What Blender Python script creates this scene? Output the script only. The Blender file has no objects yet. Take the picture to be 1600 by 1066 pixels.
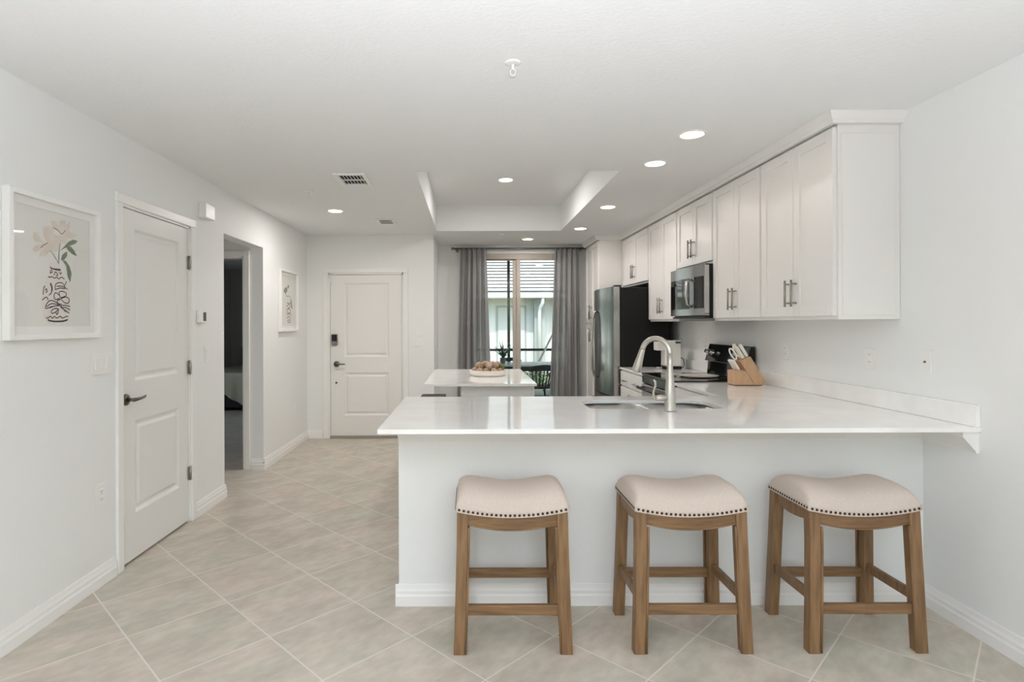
import bpy, bmesh, math, random
from mathutils import Vector, Matrix
PI = math.pi
random.seed(7)
SC = bpy.context.scene
COL = SC.collection

# ------------------------------------------------------------------ camera, world, lights, exposure
cam_d = bpy.data.cameras.new('camera'); cam = bpy.data.objects.new('camera', cam_d); COL.objects.link(cam)
cam.location = (0, 0, 1.37)
cam.rotation_euler = (PI/2, math.radians(0.2), 0)
cam_d.sensor_fit = 'HORIZONTAL'; cam_d.sensor_width = 36.0; cam_d.lens = 900/1600*36
cam_d.shift_x = (800-733)/1600; cam_d.shift_y = -(533-506)/1600
cam_d.clip_start = 0.05; cam_d.clip_end = 200
SC.camera = cam
SC.view_settings.view_transform = 'Standard'
SC.view_settings.look = 'None'
SC.view_settings.exposure = 0.0
SC.view_settings.gamma = 1.0
SC.view_settings.use_curve_mapping = False
SC.cycles.use_denoising = True
SC.cycles.max_bounces = 14
SC.cycles.diffuse_bounces = 9
SC.cycles.glossy_bounces = 5
SC.cycles.transparent_max_bounces = 12
SC.cycles.sample_clamp_indirect = 20.0
SC.cycles.caustics_reflective = False
SC.cycles.caustics_refractive = False

W = bpy.data.worlds.new('world'); SC.world = W; W.use_nodes = True
_n = W.node_tree.nodes; _l = W.node_tree.links
_sky = _n.new('ShaderNodeTexSky'); _sky.sky_type = 'NISHITA'; _sky.sun_disc = False
_sky.sun_elevation = math.radians(55); _sky.sun_rotation = math.radians(160); _sky.air_density = 1.0; _sky.dust_density = 3.0
_l.new(_sky.outputs[0], _n['Background'].inputs[0]); _n['Background'].inputs[1].default_value = 0.5

def light(name, kind, loc, rot, energy, color=(1, 1, 1), **kw):
    d = bpy.data.lights.new(name, kind); d.energy = energy; d.color = color
    for k, v in kw.items(): setattr(d, k, v)
    o = bpy.data.objects.new(name, d); COL.objects.link(o); o.location = loc; o.rotation_euler = rot
    return o
# the sun stands high behind the house and lights the neighbour's roof
light('sun', 'SUN', (0, -5, 20), (math.radians(38), 0, math.radians(-22)), 3.4, (1, .96, .9), angle=0.01)
# daylight through the wide glass doors of the living room, behind the camera
light('daylight_glass_doors', 'AREA', (0.1, -3.50, 1.2), (PI/2, 0, PI), 16, (0.88, 0.93, 1.0), shape='RECTANGLE', size=3.6, size_y=2.2)
# fill lamp added at an unseen side window of the living room
light('side_window_fill', 'AREA', (-1.90, -1.75, 1.45), (PI/2, 0, -PI/2), 20, (0.88, 0.93, 1.0), shape='RECTANGLE', size=2.2, size_y=1.5)

light('bedroom_fill', 'AREA', (-4.74, 7.6, 1.5), (PI/2, 0, -PI/2), 6.0, (0.9, 0.95, 1.0), shape='RECTANGLE', size=1.1, size_y=1.1)  # unseen fill lamp added to brighten the dim bedroom
# unseen fill spot added behind the camera, aimed up like a bounced flash
light('ceiling_bounce_fill', 'SPOT', (0.1, -0.35, 1.2), (PI, 0, 0), 335, (0.895, 0.915, 1.0), spot_size=math.radians(168), spot_blend=.55, shadow_soft_size=.15)

# ------------------------------------------------------------------ materials
def lin(c):
    c = c/255.0
    return c/12.92 if c <= .04045 else ((c+.055)/1.055)**2.4
def rgb(r, g, b): return (lin(r), lin(g), lin(b), 1)
def base_mat(name):
    m = bpy.data.materials.new(name); m.use_nodes = True
    nt = m.node_tree; return m, nt, nt.nodes['Principled BSDF']
def mat(name, col, rough=.5, metal=0.0, bump=None, var=None, spec=None, aniso=None):
    """bump = (scale, strength, stretch); var = (scale, other colour, stretch)"""
    m, nt, p = base_mat(name)
    p.inputs['Base Color'].default_value = rgb(*col); p.inputs['Roughness'].default_value = rough; p.inputs['Metallic'].default_value = metal
    if spec is not None: p.inputs['Specular IOR Level'].default_value = spec
    tc = nt.nodes.new('ShaderNodeTexCoord')
    def noise(scale, stretch, detail=4):
        mp = nt.nodes.new('ShaderNodeMapping'); mp.inputs['Scale'].default_value = stretch
        nt.links.new(tc.outputs['Object'], mp.inputs[0])
        n = nt.nodes.new('ShaderNodeTexNoise'); n.inputs['Scale'].default_value = scale; n.inputs['Detail'].default_value = detail
        nt.links.new(mp.outputs[0], n.inputs['Vector']); return n
    if var:
        n = noise(var[0], var[2] if len(var) > 2 else (1, 1, 1))
        r = nt.nodes.new('ShaderNodeValToRGB'); r.color_ramp.elements[0].color = rgb(*col); r.color_ramp.elements[1].color = rgb(*var[1])
        r.color_ramp.elements[0].position = .35; r.color_ramp.elements[1].position = .68
        nt.links.new(n.outputs['Fac'], r.inputs[0]); nt.links.new(r.outputs[0], p.inputs['Base Color'])
    if bump:
        n = noise(bump[0], bump[2] if len(bump) > 2 else (1, 1, 1), 3)
        b = nt.nodes.new('ShaderNodeBump'); b.inputs['Strength'].default_value = bump[1]; b.inputs['Distance'].default_value = .004
        nt.links.new(n.outputs['Fac'], b.inputs['Height']); nt.links.new(b.outputs[0], p.inputs['Normal'])
    return m
def emit(name, col, strength):
    m, nt, p = base_mat(name)
    p.inputs['Base Color'].default_value = rgb(*col); p.inputs['Emission Color'].default_value = rgb(*col); p.inputs['Emission Strength'].default_value = strength
    return m
def pane(name, tint=(255, 255, 255), refl=.5):
    m, nt, p = base_mat(name); nt.nodes.remove(p)
    t = nt.nodes.new('ShaderNodeBsdfTransparent'); t.inputs[0].default_value = rgb(*tint)
    g = nt.nodes.new('ShaderNodeBsdfGlossy'); g.inputs['Roughness'].default_value = .02
    f = nt.nodes.new('ShaderNodeLayerWeight'); f.inputs[0].default_value = .5
    q = nt.nodes.new('ShaderNodeMath'); q.operation = 'POWER'; q.inputs[1].default_value = 4.5
    k = nt.nodes.new('ShaderNodeMath'); k.operation = 'MULTIPLY_ADD'; k.inputs[1].default_value = refl; k.inputs[2].default_value = .04
    mx = nt.nodes.new('ShaderNodeMixShader')
    nt.links.new(f.outputs['Facing'], q.inputs[0]); nt.links.new(q.outputs[0], k.inputs[0]); nt.links.new(k.outputs[0], mx.inputs[0]); nt.links.new(t.outputs[0], mx.inputs[1]); nt.links.new(g.outputs[0], mx.inputs[2])
    nt.links.new(mx.outputs[0], nt.nodes['Material Output'].inputs[0]); return m

M = {}
M['wall'] = mat('wall_paint', (235, 236, 235), .6, bump=(130, .22))
M['ceiling'] = mat('ceiling_paint', (235, 236, 236), .75, bump=(60, .35, (1, 1.6, 1)))
M['trim'] = mat('trim_paint', (238, 237, 235), .35)
M['door'] = mat('door_paint', (232, 231, 228), .38)
M['cabinet'] = mat('cabinet_paint', (233, 231, 228), .33)
M['plate'] = mat('plastic_plate', (238, 237, 234), .35)
M['quartz'] = mat('white_quartz', (245, 245, 243), .06, var=(5, (238, 236, 233), (1, 1, 1)))
M['steel'] = mat('stainless_steel', (186, 185, 182), .2, 1, bump=(60, .05, (1, 1, 30)))
M['steel_dark'] = mat('brushed_dark_steel', (146, 145, 142), .17, 1)
M['steel_oven'] = mat('satin_oven_steel', (192, 191, 188), .4, 1)
M['nickel'] = mat('brushed_nickel', (200, 196, 188), .28, 1)
M['pull'] = mat('pull_nickel', (158, 153, 145), .3, 1)
M['sinksteel'] = mat('sink_steel', (196, 195, 193), .36, 1)
M['bronze'] = mat('aged_bronze', (108, 101, 92), .33, 1)
M['hinge'] = mat('hinge_nickel', (170, 166, 158), .35, 1)
M['black'] = mat('black_gloss', (14, 14, 15), .08)
M['blackm'] = mat('black_matte', (24, 24, 24), .5)
M['fridge_side'] = mat('fridge_side_enamel', (22, 22, 21), .42, bump=(300, .1), spec=.25)
M['darkglass'] = mat('oven_glass', (18, 18, 19), .05)
M['wood'] = mat('stool_oak', (142, 109, 75), .48, var=(9, (112, 84, 55), (6, 6, .6)), bump=(40, .2, (6, 6, .4)))
M['woodx'] = mat('stool_oak_rail', (140, 107, 73), .48, var=(9, (110, 82, 54), (.6, 6, 6)), bump=(40, .2, (.4, 6, 6)))
M['linen'] = mat('stool_linen', (208, 195, 184), .9, var=(240, (196, 182, 171)), bump=(500, .25))
M['nail'] = mat('nail_bronze', (66, 50, 42), .4, .8)
M['block'] = mat('knife_block_wood', (206, 170, 136), .5, var=(14, (193, 154, 118), (6, 6, .7)))
M['knife'] = mat('knife_handle', (236, 232, 222), .3)
M['curtain_rod'] = mat('rod_metal', (130, 126, 120), .35, 1)
M['frame'] = mat('white_frame', (242, 241, 239), .35)
M['matboard'] = mat('white_matboard', (242, 241, 238), .8)
M['print'] = mat('art_paper', (232, 231, 226), .8)
M['petal'] = mat('art_petal', (232, 223, 213), .8, var=(14, (221, 208, 195)))
M['leafp'] = mat('art_leaf', (124, 135, 112), .8)
M['vase'] = mat('art_vase', (232, 225, 218), .8)
M['ink'] = mat('art_ink', (52, 52, 64), .8)
M['stemp'] = mat('art_stem', (92, 82, 74), .8)
M['screen'] = mat('lcd_screen', (70, 74, 76), .2)
M['dish'] = mat('white_ceramic', (238, 231, 222), .35)
M['pod'] = mat('dried_pod', (206, 176, 152), .75, var=(3, (168, 132, 106)), bump=(60, .8))
M['pod2'] = mat('dried_pod_pale', (222, 200, 178), .75, var=(3, (186, 152, 126)), bump=(60, .8))
M['podg'] = mat('moss_ball', (112, 122, 78), .9, bump=(90, 1))
M['appliance'] = mat('white_appliance', (232, 229, 224), .3)
M['tray'] = mat('tray_enamel', (214, 206, 196), .25)
M['patioblack'] = mat('patio_black', (28, 29, 28), .45)
M['tabletop'] = mat('patio_table_top', (206, 210, 208), .15)
M['pot'] = mat('grey_pot', (112, 112, 110), .6)
M['agave'] = mat('plant_leaf', (74, 96, 72), .45, var=(20, (46, 66, 46)))
M['shrub'] = mat('shrub_leaf', (104, 138, 72), .6, var=(6, (62, 92, 44)))
M['stucco'] = mat('neighbour_stucco', (224, 226, 222), .8, bump=(50, .3))
M['stucco_grey'] = mat('neighbour_grey', (168, 172, 168), .8)
M['rooftile'] = mat('neighbour_roof_tile', (196, 194, 190), .8, var=(8, (182, 180, 176)))
M['slider'] = mat('slider_frame', (186, 177, 166), .45)
M['concrete'] = mat('lanai_concrete', (165, 162, 156), .8, var=(6, (150, 147, 141)))
M['lawn'] = mat('lawn_green', (118, 120, 100), .9, var=(20, (98, 104, 80)), bump=(80, 1))
M['bedspread'] = mat('bedspread_cloth', (176, 180, 158), .9, bump=(30, .5))
M['bedbase'] = mat('bed_base_fabric', (40, 40, 42), .9)
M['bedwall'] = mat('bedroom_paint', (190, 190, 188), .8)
M['darkwood'] = mat('dark_seat_wood', (66, 50, 40), .5, var=(10, (48, 36, 28), (6, 1, 1)))
M['sill'] = mat('door_sill_metal', (158, 146, 132), .45, .3)
M['pole'] = mat('weathered_pole', (198, 194, 184), .7)
M['lens'] = emit('lamp_lens', (255, 249, 240), 1.7)
M['louver_dark'] = mat('vent_void', (40, 40, 40), .8)
M['glass'] = pane('window_glass', (244, 250, 248), .6)
M['artglass'] = pane('art_glass', (255, 255, 255), .9)

def curtain_mat():
    m, nt, p = base_mat('grey_linen_curtain')
    p.inputs['Base Color'].default_value = rgb(162, 161, 160); p.inputs['Roughness'].default_value = .9
    t = nt.nodes.new('ShaderNodeBsdfTranslucent'); t.inputs[0].default_value = rgb(160, 158, 155)
    tr = nt.nodes.new('ShaderNodeBsdfTransparent')
    m1 = nt.nodes.new('ShaderNodeMixShader'); m1.inputs[0].default_value = .16
    m2 = nt.nodes.new('ShaderNodeMixShader'); m2.inputs[0].default_value = .03
    nt.links.new(p.outputs[0], m1.inputs[1]); nt.links.new(t.outputs[0], m1.inputs[2])
    nt.links.new(m1.outputs[0], m2.inputs[1]); nt.links.new(tr.outputs[0], m2.inputs[2])
    nt.links.new(m2.outputs[0], nt.nodes['Material Output'].inputs[0]); return m
M['curtain'] = curtain_mat()

def floor_mat():
    m, nt, p = base_mat('diagonal_floor_tile')
    N = nt.nodes.new; L = nt.links.new
    pitch = .4427
    tc = N('ShaderNodeTexCoord'); mp = N('ShaderNodeMapping')
    mp.inputs['Scale'].default_value = (1/pitch,)*3; mp.inputs['Rotation'].default_value = (0, 0, -PI/4)
    mp.inputs['Location'].default_value = (-3.524/math.sqrt(2)/pitch + 40, -1.53/math.sqrt(2)/pitch + 40, 0)
    L(tc.outputs['Object'], mp.inputs[0])
    br = N('ShaderNodeTexBrick'); br.offset = 0; br.squash = 1; br.inputs['Scale'].default_value = 1
    br.inputs['Brick Width'].default_value = 1; br.inputs['Row Height'].default_value = 1
    br.inputs['Mortar Size'].default_value = .0075; br.inputs['Mortar Smooth'].default_value = .2; br.inputs['Bias'].default_value = 0
    br.inputs['Color1'].default_value = rgb(200, 189, 178); br.inputs['Color2'].default_value = rgb(190, 187, 173); br.inputs['Mortar'].default_value = rgb(214, 209, 199)
    L(mp.outputs[0], br.inputs['Vector'])
    # a different offset of the veining in each tile
    fl = N('ShaderNodeVectorMath'); fl.operation = 'FLOOR'; L(mp.outputs[0], fl.inputs[0])
    wn = N('ShaderNodeTexWhiteNoise'); wn.noise_dimensions = '2D'; L(fl.outputs[0], wn.inputs['Vector'])
    sc = N('ShaderNodeVectorMath'); sc.operation = 'SCALE'; sc.inputs['Scale'].default_value = 20; L(wn.outputs['Color'], sc.inputs[0])
    ad = N('ShaderNodeVectorMath'); L(mp.outputs[0], ad.inputs[0]); L(sc.outputs[0], ad.inputs[1])
    st = N('ShaderNodeMapping'); st.inputs['Scale'].default_value = (1.0, 1.8, 1); L(ad.outputs[0], st.inputs[0])
    n1 = N('ShaderNodeTexNoise'); n1.inputs['Scale'].default_value = 1.6; n1.inputs['Detail'].default_value = 8; n1.inputs['Distortion'].default_value = .35; L(st.outputs[0], n1.inputs['Vector'])
    n2 = N('ShaderNodeTexNoise'); n2.inputs['Scale'].default_value = 6; n2.inputs['Detail'].default_value = 6; L(st.outputs[0], n2.inputs['Vector'])
    r1 = N('ShaderNodeValToRGB'); e = r1.color_ramp.elements
    e[0].position = .3; e[0].color = (.87, .87, .865, 1); e[1].position = .72; e[1].color = (1.13, 1.13, 1.12, 1)
    L(n1.outputs['Fac'], r1.inputs[0])
    r2 = N('ShaderNodeValToRGB'); e = r2.color_ramp.elements
    e[0].position = .38; e[0].color = (.91, .90, .885, 1); e[1].position = .65; e[1].color = (1.03, 1.03, 1.03, 1)
    L(n2.outputs['Fac'], r2.inputs[0])
    r3 = N('ShaderNodeValToRGB'); e = r3.color_ramp.elements
    e[0].position = .36; e[0].color = rgb(201, 188, 177); e[1].position = .64; e[1].color = rgb(194, 192, 178)
    n3 = N('ShaderNodeTexNoise'); n3.inputs['Scale'].default_value = 1.0; n3.inputs['Detail'].default_value = 3; L(st.outputs[0], n3.inputs['Vector']); L(n3.outputs['Fac'], r3.inputs[0])
    mc = N('ShaderNodeMix'); mc.data_type = 'RGBA'; mc.inputs['Factor'].default_value = .55
    L(br.outputs['Color'], mc.inputs[6]); L(r3.outputs[0], mc.inputs[7])
    def mul(a, b):
        x = N('ShaderNodeMix'); x.data_type = 'RGBA'; x.blend_type = 'MULTIPLY'; x.inputs['Factor'].default_value = 1
        L(a, x.inputs[6]); L(b, x.inputs[7]); return x.outputs[2]
    tile = mul(mul(mc.outputs[2], r1.outputs[0]), r2.outputs[0])
    fin = N('ShaderNodeMix'); fin.data_type = 'RGBA'; L(br.outputs['Fac'], fin.inputs['Factor']); L(tile, fin.inputs[6]); fin.inputs[7].default_value = rgb(218, 213, 203)
    L(fin.outputs[2], p.inputs['Base Color'])
    p.inputs['Roughness'].default_value = .4; p.inputs['Specular IOR Level'].default_value = .35
    b = N('ShaderNodeBump'); b.inputs['Strength'].default_value = .25; b.inputs['Distance'].default_value = .002; b.invert = True
    L(br.outputs['Fac'], b.inputs['Height']); L(b.outputs[0], p.inputs['Normal'])
    return m
M['floor'] = floor_mat()

# ------------------------------------------------------------------ mesh helpers
class B:
    """collects shapes in one bmesh; world coordinates unless said otherwise"""
    def __init__(s): s.bm = bmesh.new(); s.mats = []; s.cur = 0
    def use(s, key):
        if key not in s.mats: s.mats.append(key)
        s.cur = s.mats.index(key); return s
    def _tag(s, faces, smooth=False):
        for f in faces: f.material_index = s.cur; f.smooth = smooth
    def box(s, x0, x1, y0, y1, z0, z1, bev=0, seg=2):
        c = [(x, y, z) for x in sorted((x0, x1)) for y in sorted((y0, y1)) for z in sorted((z0, z1))]
        v = [s.bm.verts.new(p) for p in c]
        fs = [s.bm.faces.new([v[i] for i in q]) for q in ((0, 1, 3, 2), (4, 6, 7, 5), (0, 4, 5, 1), (2, 3, 7, 6), (0, 2, 6, 4), (1, 5, 7, 3))]
        s._tag(fs)
        if bev:
            es = list({e for f in fs for e in f.edges})
            r = bmesh.ops.bevel(s.bm, geom=es, offset=bev, segments=seg, affect='EDGES', profile=.5)
            s._tag(r['faces'])
        return s
    def hexa(s, pts, bev=0):
        """eight corners: bottom four counter-clockwise, then top four"""
        v = [s.bm.verts.new(p) for p in pts]
        fs = [s.bm.faces.new([v[i] for i in q]) for q in ((3, 2, 1, 0), (4, 5, 6, 7), (0, 1, 5, 4), (1, 2, 6, 5), (2, 3, 7, 6), (3, 0, 4, 7))]
        s._tag(fs)
        if bev:
            r = bmesh.ops.bevel(s.bm, geom=list({e for f in fs for e in f.edges}), offset=bev, segments=2, affect='EDGES', profile=.5)
            s._tag(r['faces'])
        return s
    def face(s, pts):
        f = s.bm.faces.new([s.bm.verts.new(p) for p in pts]); s._tag([f]); return s
    def prism(s, pts, vec, bev=0):
        """a flat polygon pushed along vec"""
        vec = Vector(vec); a = [s.bm.verts.new(p) for p in pts]; b = [s.bm.verts.new(Vector(p)+vec) for p in pts]
        n = len(pts); fs = [s.bm.faces.new(a[::-1]), s.bm.faces.new(b)]
        fs += [s.bm.faces.new((a[i], a[(i+1) % n], b[(i+1) % n], b[i])) for i in range(n)]
        s._tag(fs)
        if bev:
            r = bmesh.ops.bevel(s.bm, geom=list({e for f in fs for e in f.edges}), offset=bev, segments=2, affect='EDGES', profile=.5)
            s._tag(r['faces'])
        return s
    def tube(s, pts, r, seg=12, caps=True, smooth=True):
        pts = [Vector(p) for p in pts]; n = len(pts)
        rs = r if isinstance(r, (list, tuple)) else [r]*n
        rings = []; prev = None
        for i, p in enumerate(pts):
            t = (pts[min(i+1, n-1)]-pts[max(i-1, 0)]).normalized()
            if prev is None:
                a = Vector((0, 0, 1)) if abs(t.z) < .9 else Vector((1, 0, 0)); u = t.cross(a).normalized()
            else: u = (prev-t*prev.dot(t)).normalized()
            w = t.cross(u); prev = u
            rings.append([s.bm.verts.new(p+(u*math.cos(2*PI*k/seg)+w*math.sin(2*PI*k/seg))*rs[i]) for k in range(seg)])
        fs = []
        for a, b in zip(rings, rings[1:]):
            for k in range(seg): fs.append(s.bm.faces.new((a[k], a[(k+1) % seg], b[(k+1) % seg], b[k])))
        s._tag(fs, smooth)
        if caps: s._tag([s.bm.faces.new(rings[0][::-1]), s.bm.faces.new(rings[-1])])
        return s
    def cyl(s, p0, p1, r, seg=16): return s.tube([p0, p1], r, seg)
    def lathe(s, c, prof, seg=32, caps=True, axis='Z'):
        """prof = [(radius, height)] turned about a line through c"""
        c = Vector(c); rings = []
        for r, h in prof:
            ring = []
            for k in range(seg):
                a = 2*PI*k/seg; p = (r*math.cos(a), r*math.sin(a), h)
                if axis == 'X': p = (p[2], p[0], p[1])
                if axis == 'Y': p = (p[1], p[2], p[0])
                ring.append(s.bm.verts.new(c+Vector(p)))
            rings.append(ring)
        fs = []
        for a, b in zip(rings, rings[1:]):
            for k in range(seg): fs.append(s.bm.faces.new((a[k], a[(k+1) % seg], b[(k+1) % seg], b[k])))
        s._tag(fs, True)
        if caps: s._tag([s.bm.faces.new(rings[0][::-1]), s.bm.faces.new(rings[-1])])
        return s
    def ball(s, c, r, sub=2, scale=(1, 1, 1), wob=0):
        d = bmesh.ops.create_icosphere(s.bm, subdivisions=sub, radius=1)
        for v in d['verts']:
            k = 1+(wob*math.sin(v.co.x*9+c[0]*40)*math.cos(v.co.y*8+c[1]*30)*math.sin(v.co.z*7+2) if wob else 0)
            v.co = Vector(c)+Vector((v.co.x*r*scale[0], v.co.y*r*scale[1], v.co.z*r*scale[2]))*k
        s._tag({f for v in d['verts'] for f in v.link_faces}, True); return s
    def grid(s, nu, nv, fn, smooth=True, closed_u=False):
        g = [[s.bm.verts.new(fn(i/(nu-1) if not closed_u else i/nu, j/(nv-1))) for j in range(nv)] for i in range(nu)]
        fs = []
        for i in range(nu if closed_u else nu-1):
            for j in range(nv-1):
                fs.append(s.bm.faces.new((g[i][j], g[(i+1) % nu][j], g[(i+1) % nu][j+1], g[i][j+1])))
        s._tag(fs, smooth); return s
    def ribbon(s, pts, w, nrm):
        """a flat line of width w with normal nrm"""
        nrm = Vector(nrm); pts = [Vector(p) for p in pts]; L_, R_ = [], []
        for i, p in enumerate(pts):
            t = (pts[min(i+1, len(pts)-1)]-pts[max(i-1, 0)])
            if t.length < 1e-6: t = Vector((0, 1, 0))
            n = t.normalized().cross(nrm)*w/2
            L_.append(s.bm.verts.new(p+n)); R_.append(s.bm.verts.new(p-n))
        s._tag([s.bm.faces.new((L_[i], L_[i+1], R_[i+1], R_[i])) for i in range(len(pts)-1)]); return s

ORG = {}
def link(o, parent, org):
    COL.objects.link(o)
    if parent is not None: o.parent = parent
    ORG[o.name] = Vector(org)
def tag(o, label=None, cat=None, group=None, kind=None):
    if label: o['label'] = label
    if cat: o['category'] = cat
    if group: o['group'] = group
    if kind: o['kind'] = kind
    return o
def thing(name, label, cat, loc, group=None):
    o = bpy.data.objects.new(name, None); o.empty_display_size = .1; o.location = loc
    link(o, None, loc); return tag(o, label, cat, group)
def obj(name, b, m=None, parent=None, org=None, fix=True, mod=None):
    """links the collected shapes as ONE mesh object, placed about its parent's origin or about its own base"""
    if fix: bmesh.ops.recalc_face_normals(b.bm, faces=b.bm.faces)
    if parent is not None: o0 = ORG[parent.name]
    elif org is not None: o0 = Vector(org)
    else:
        vs = [v.co for v in b.bm.verts]; lo = [min(v[i] for v in vs) for i in range(3)]; hi = [max(v[i] for v in vs) for i in range(3)]
        o0 = Vector(((lo[0]+hi[0])/2, (lo[1]+hi[1])/2, lo[2]))
    for v in b.bm.verts: v.co -= o0
    me = bpy.data.meshes.new(name); b.bm.to_mesh(me); b.bm.free()
    for k in ([m] if m else b.mats): me.materials.append(M[k])
    o = bpy.data.objects.new(name, me)
    if parent is None: o.location = o0
    link(o, parent, o0); return o
def struct(name, b, m=None, org=(0, 0, 0)): return tag(obj(name, b, m, None, org), kind='structure')
def dup(root, loc, label, group=None):
    r = root.copy(); COL.objects.link(r); r.location = loc; ORG[r.name] = Vector(loc); r['label'] = label
    if group: r['group'] = group
    for ch in root.children:
        c = ch.copy(); COL.objects.link(c); c.parent = r
        for g in ch.children:
            d = g.copy(); COL.objects.link(d); d.parent = c
    return r

# ------------------------------------------------------------------ the shell
XL, XR, ZC = -1.945, 2.21, 2.44       # wall faces, ceiling height
YE, YW, YB = 6.92, 7.89, -3.60        # entry wall, window wall, wall behind the camera
XE = -0.423                           # outer corner of the entry wall
PF, PK = 2.807, 3.57                  # peninsula half wall: front face, back of its end

b = B()
b.box(-4.8, XR+.14, YB-.14, YE+.14, -.12, 0); b.box(XE-.13, XR+.14, YE+.14, YW+.13, -.12, 0); b.box(-4.8, XL+.0, YE+.14, 11.5, -.12, 0)
struct('floor', b, 'floor')

b = B()
TX0, TX1, TY0, TY1, TZ = -.37, 1.06, 4.04, 6.64, 2.728
b.box(-4.8, XR+.14, YB-.14, TY0, ZC, ZC+.06); b.box(-4.8, TX0, TY0, TY1, ZC, ZC+.06); b.box(TX1, XR+.14, TY0, TY1, ZC, ZC+.06)
b.box(-4.8, XR+.14, TY1, YE+.14, ZC, ZC+.06); b.box(XE-.13, XR+.14, YE+.14, YW+.13, ZC, ZC+.06); b.box(-4.8, XL, YE+.14, 11.5, ZC, ZC+.06)
b.box(TX0-.05, TX0, TY0-.05, TY1+.05, ZC+.06, TZ); b.box(TX1, TX1+.05, TY0-.05, TY1+.05, ZC+.06, TZ)
b.box(TX0, TX1, TY0-.05, TY0, ZC+.06, TZ); b.box(TX0, TX1, TY1, TY1+.05, ZC+.06, TZ); b.box(TX0-.05, TX1+.05, TY0-.05, TY1+.05, TZ, TZ+.05)
struct('ceiling', b, 'ceiling')

def wall_x(x0, x1, y0, y1, holes, z1=ZC):
    """wall along Y with openings (ya, yb, za, zb)"""
    b = B(); y = y0
    for ya, yb, za, zb in holes:
        b.box(x0, x1, y, ya, 0, z1); b.box(x0, x1, ya, yb, zb, z1)
        if za > 0: b.box(x0, x1, ya, yb, 0, za)
        y = yb
    b.box(x0, x1, y, y1, 0, z1); return b
def wall_y(y0, y1, x0, x1, holes, z1=ZC):
    b = B(); x = x0
    for xa, xb, za, zb in holes:
        b.box(x, xa, y0, y1, 0, z1); b.box(xa, xb, y0, y1, zb, z1)
        if za > 0: b.box(xa, xb, y0, y1, 0, za)
        x = xb
    b.box(x, x1, y0, y1, 0, z1); return b
CD0, CD1, CDZ = 3.215, 4.012, 2.05    # closet door opening
PO0, PO1, POZ = 4.57, 5.44, 2.095     # passage opening
struct('wall_left', wall_x(XL-.125, XL, YB, YE+.13, [(-2.85, -.65, .7, 2.2), (CD0, CD1, 0, CDZ), (PO0, PO1, 0, POZ)]), 'wall')
struct('wall_right', wall_x(XR, XR+.13, YB, YW+.13, []), 'wall')
ED0, ED1, EDZ = -1.69, -.79, 1.985    # entry door opening
b = wall_y(YE, YE+.13, XL, XE, [(ED0, ED1, 0, EDZ)]); b.box(XE-.13, XE, YE+.13, YW, 0, ZC)
struct('wall_entry', b, 'wall')
GX0, GX1, GZ = -.02, 1.46, 2.33       # glass door opening
struct('wall_window', wall_y(YW, YW+.13, XE-.13, XR, [(GX0, GX1, 0, GZ)]), 'wall')
struct('wall_behind', wall_y(YB-.13, YB, XL, XR, [(-1.72, 1.92, 0, 2.32)]), 'wall')
b = B(); b.box(-.346, XR, PF, PF+.12, 0, .8935); b.box(-.346, -.24, PF+.12, PK, 0, .8935); struct('wall_peninsula', b, 'wall')
# closet, passage and bedroom beyond the left wall
b = B(); b.box(-2.8, -2.68, 3.0, 4.2, 0, ZC); b.box(-2.68, XL-.125, 3.0, 3.1, 0, ZC); b.box(-2.68, XL-.125, 4.1, 4.2, 0, ZC); struct('wall_closet', b, 'wall')
b = B(); b.box(-3.3, XL-.125, 4.45, 4.57, 0, ZC); b.box(-3.3, -3.2, 4.57, 5.44, 0, ZC)
b.box(-4.7, -2.95, 5.44, 5.56, 0, ZC); b.box(-2.95, -2.125, 5.44, 5.56, 2.01, ZC); b.box(-2.125, XL-.125, 5.44, 5.56, 0, ZC); struct('wall_passage', b, 'wall')
b = B(); b.box(-4.8, -4.68, 5.44, 7.0, 0, ZC); b.box(-4.8, -4.68, 8.2, 11.4, 0, ZC); b.box(-4.8, -4.68, 7.0, 8.2, 0, .9); b.box(-4.8, -4.68, 7.0, 8.2, 2.1, ZC); b.box(-4.68, XL, 11.3, 11.42, 0, ZC); b.box(XL-.125, XL, YE+.13, 11.3, 0, ZC); struct('wall_bedroom', b, 'bedwall')  # outer wall opening cut to hold the added bedroom lamp

# baseboards: a stepped profile run along each wall
BP = [(0, 0), (.016, 0), (.016, .048), (.012, .058), (.012, .072), (.008, .084), (.004, .103), (0, .103)]
def baseboard(name, runs):
    b = B()
    for kind, w, a, c, sgn in runs:
        if kind == 'X': b.prism([(w+sgn*d, a, z) for d, z in BP], (0, c-a, 0))
        else: b.prism([(a, w+sgn*d, z) for d, z in BP], (c-a, 0, 0))
    struct(name, b, 'trim')
baseboard('baseboard_left', [('X', XL, YB, CD0-.062, 1), ('X', XL, CD1+.062, PO0+.012, 1), ('X', XL, PO1-.012, YE, 1),
                             ('Y', PO1, -2.06, XL+.014, -1), ('Y', PO0, XL-.125, XL, 1)])
baseboard('baseboard_right', [('X', XR, YB, PF, -1)])
baseboard('baseboard_entry', [('Y', YE, XL, ED0-.07, -1), ('Y', YE, ED1+.07, XE, -1), ('X', XE, YE-.01, YW, 1)])
baseboard('baseboard_window', [('Y', YW, XE, GX0-.05, -1)])
baseboard('baseboard_peninsula', [('Y', PF, -.362, XR, -1), ('X', -.346, PF-.0005, PK, -1)])
baseboard('baseboard_bedroom', [('Y', 11.3, -4.68, XL-.12, -1)])

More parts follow.
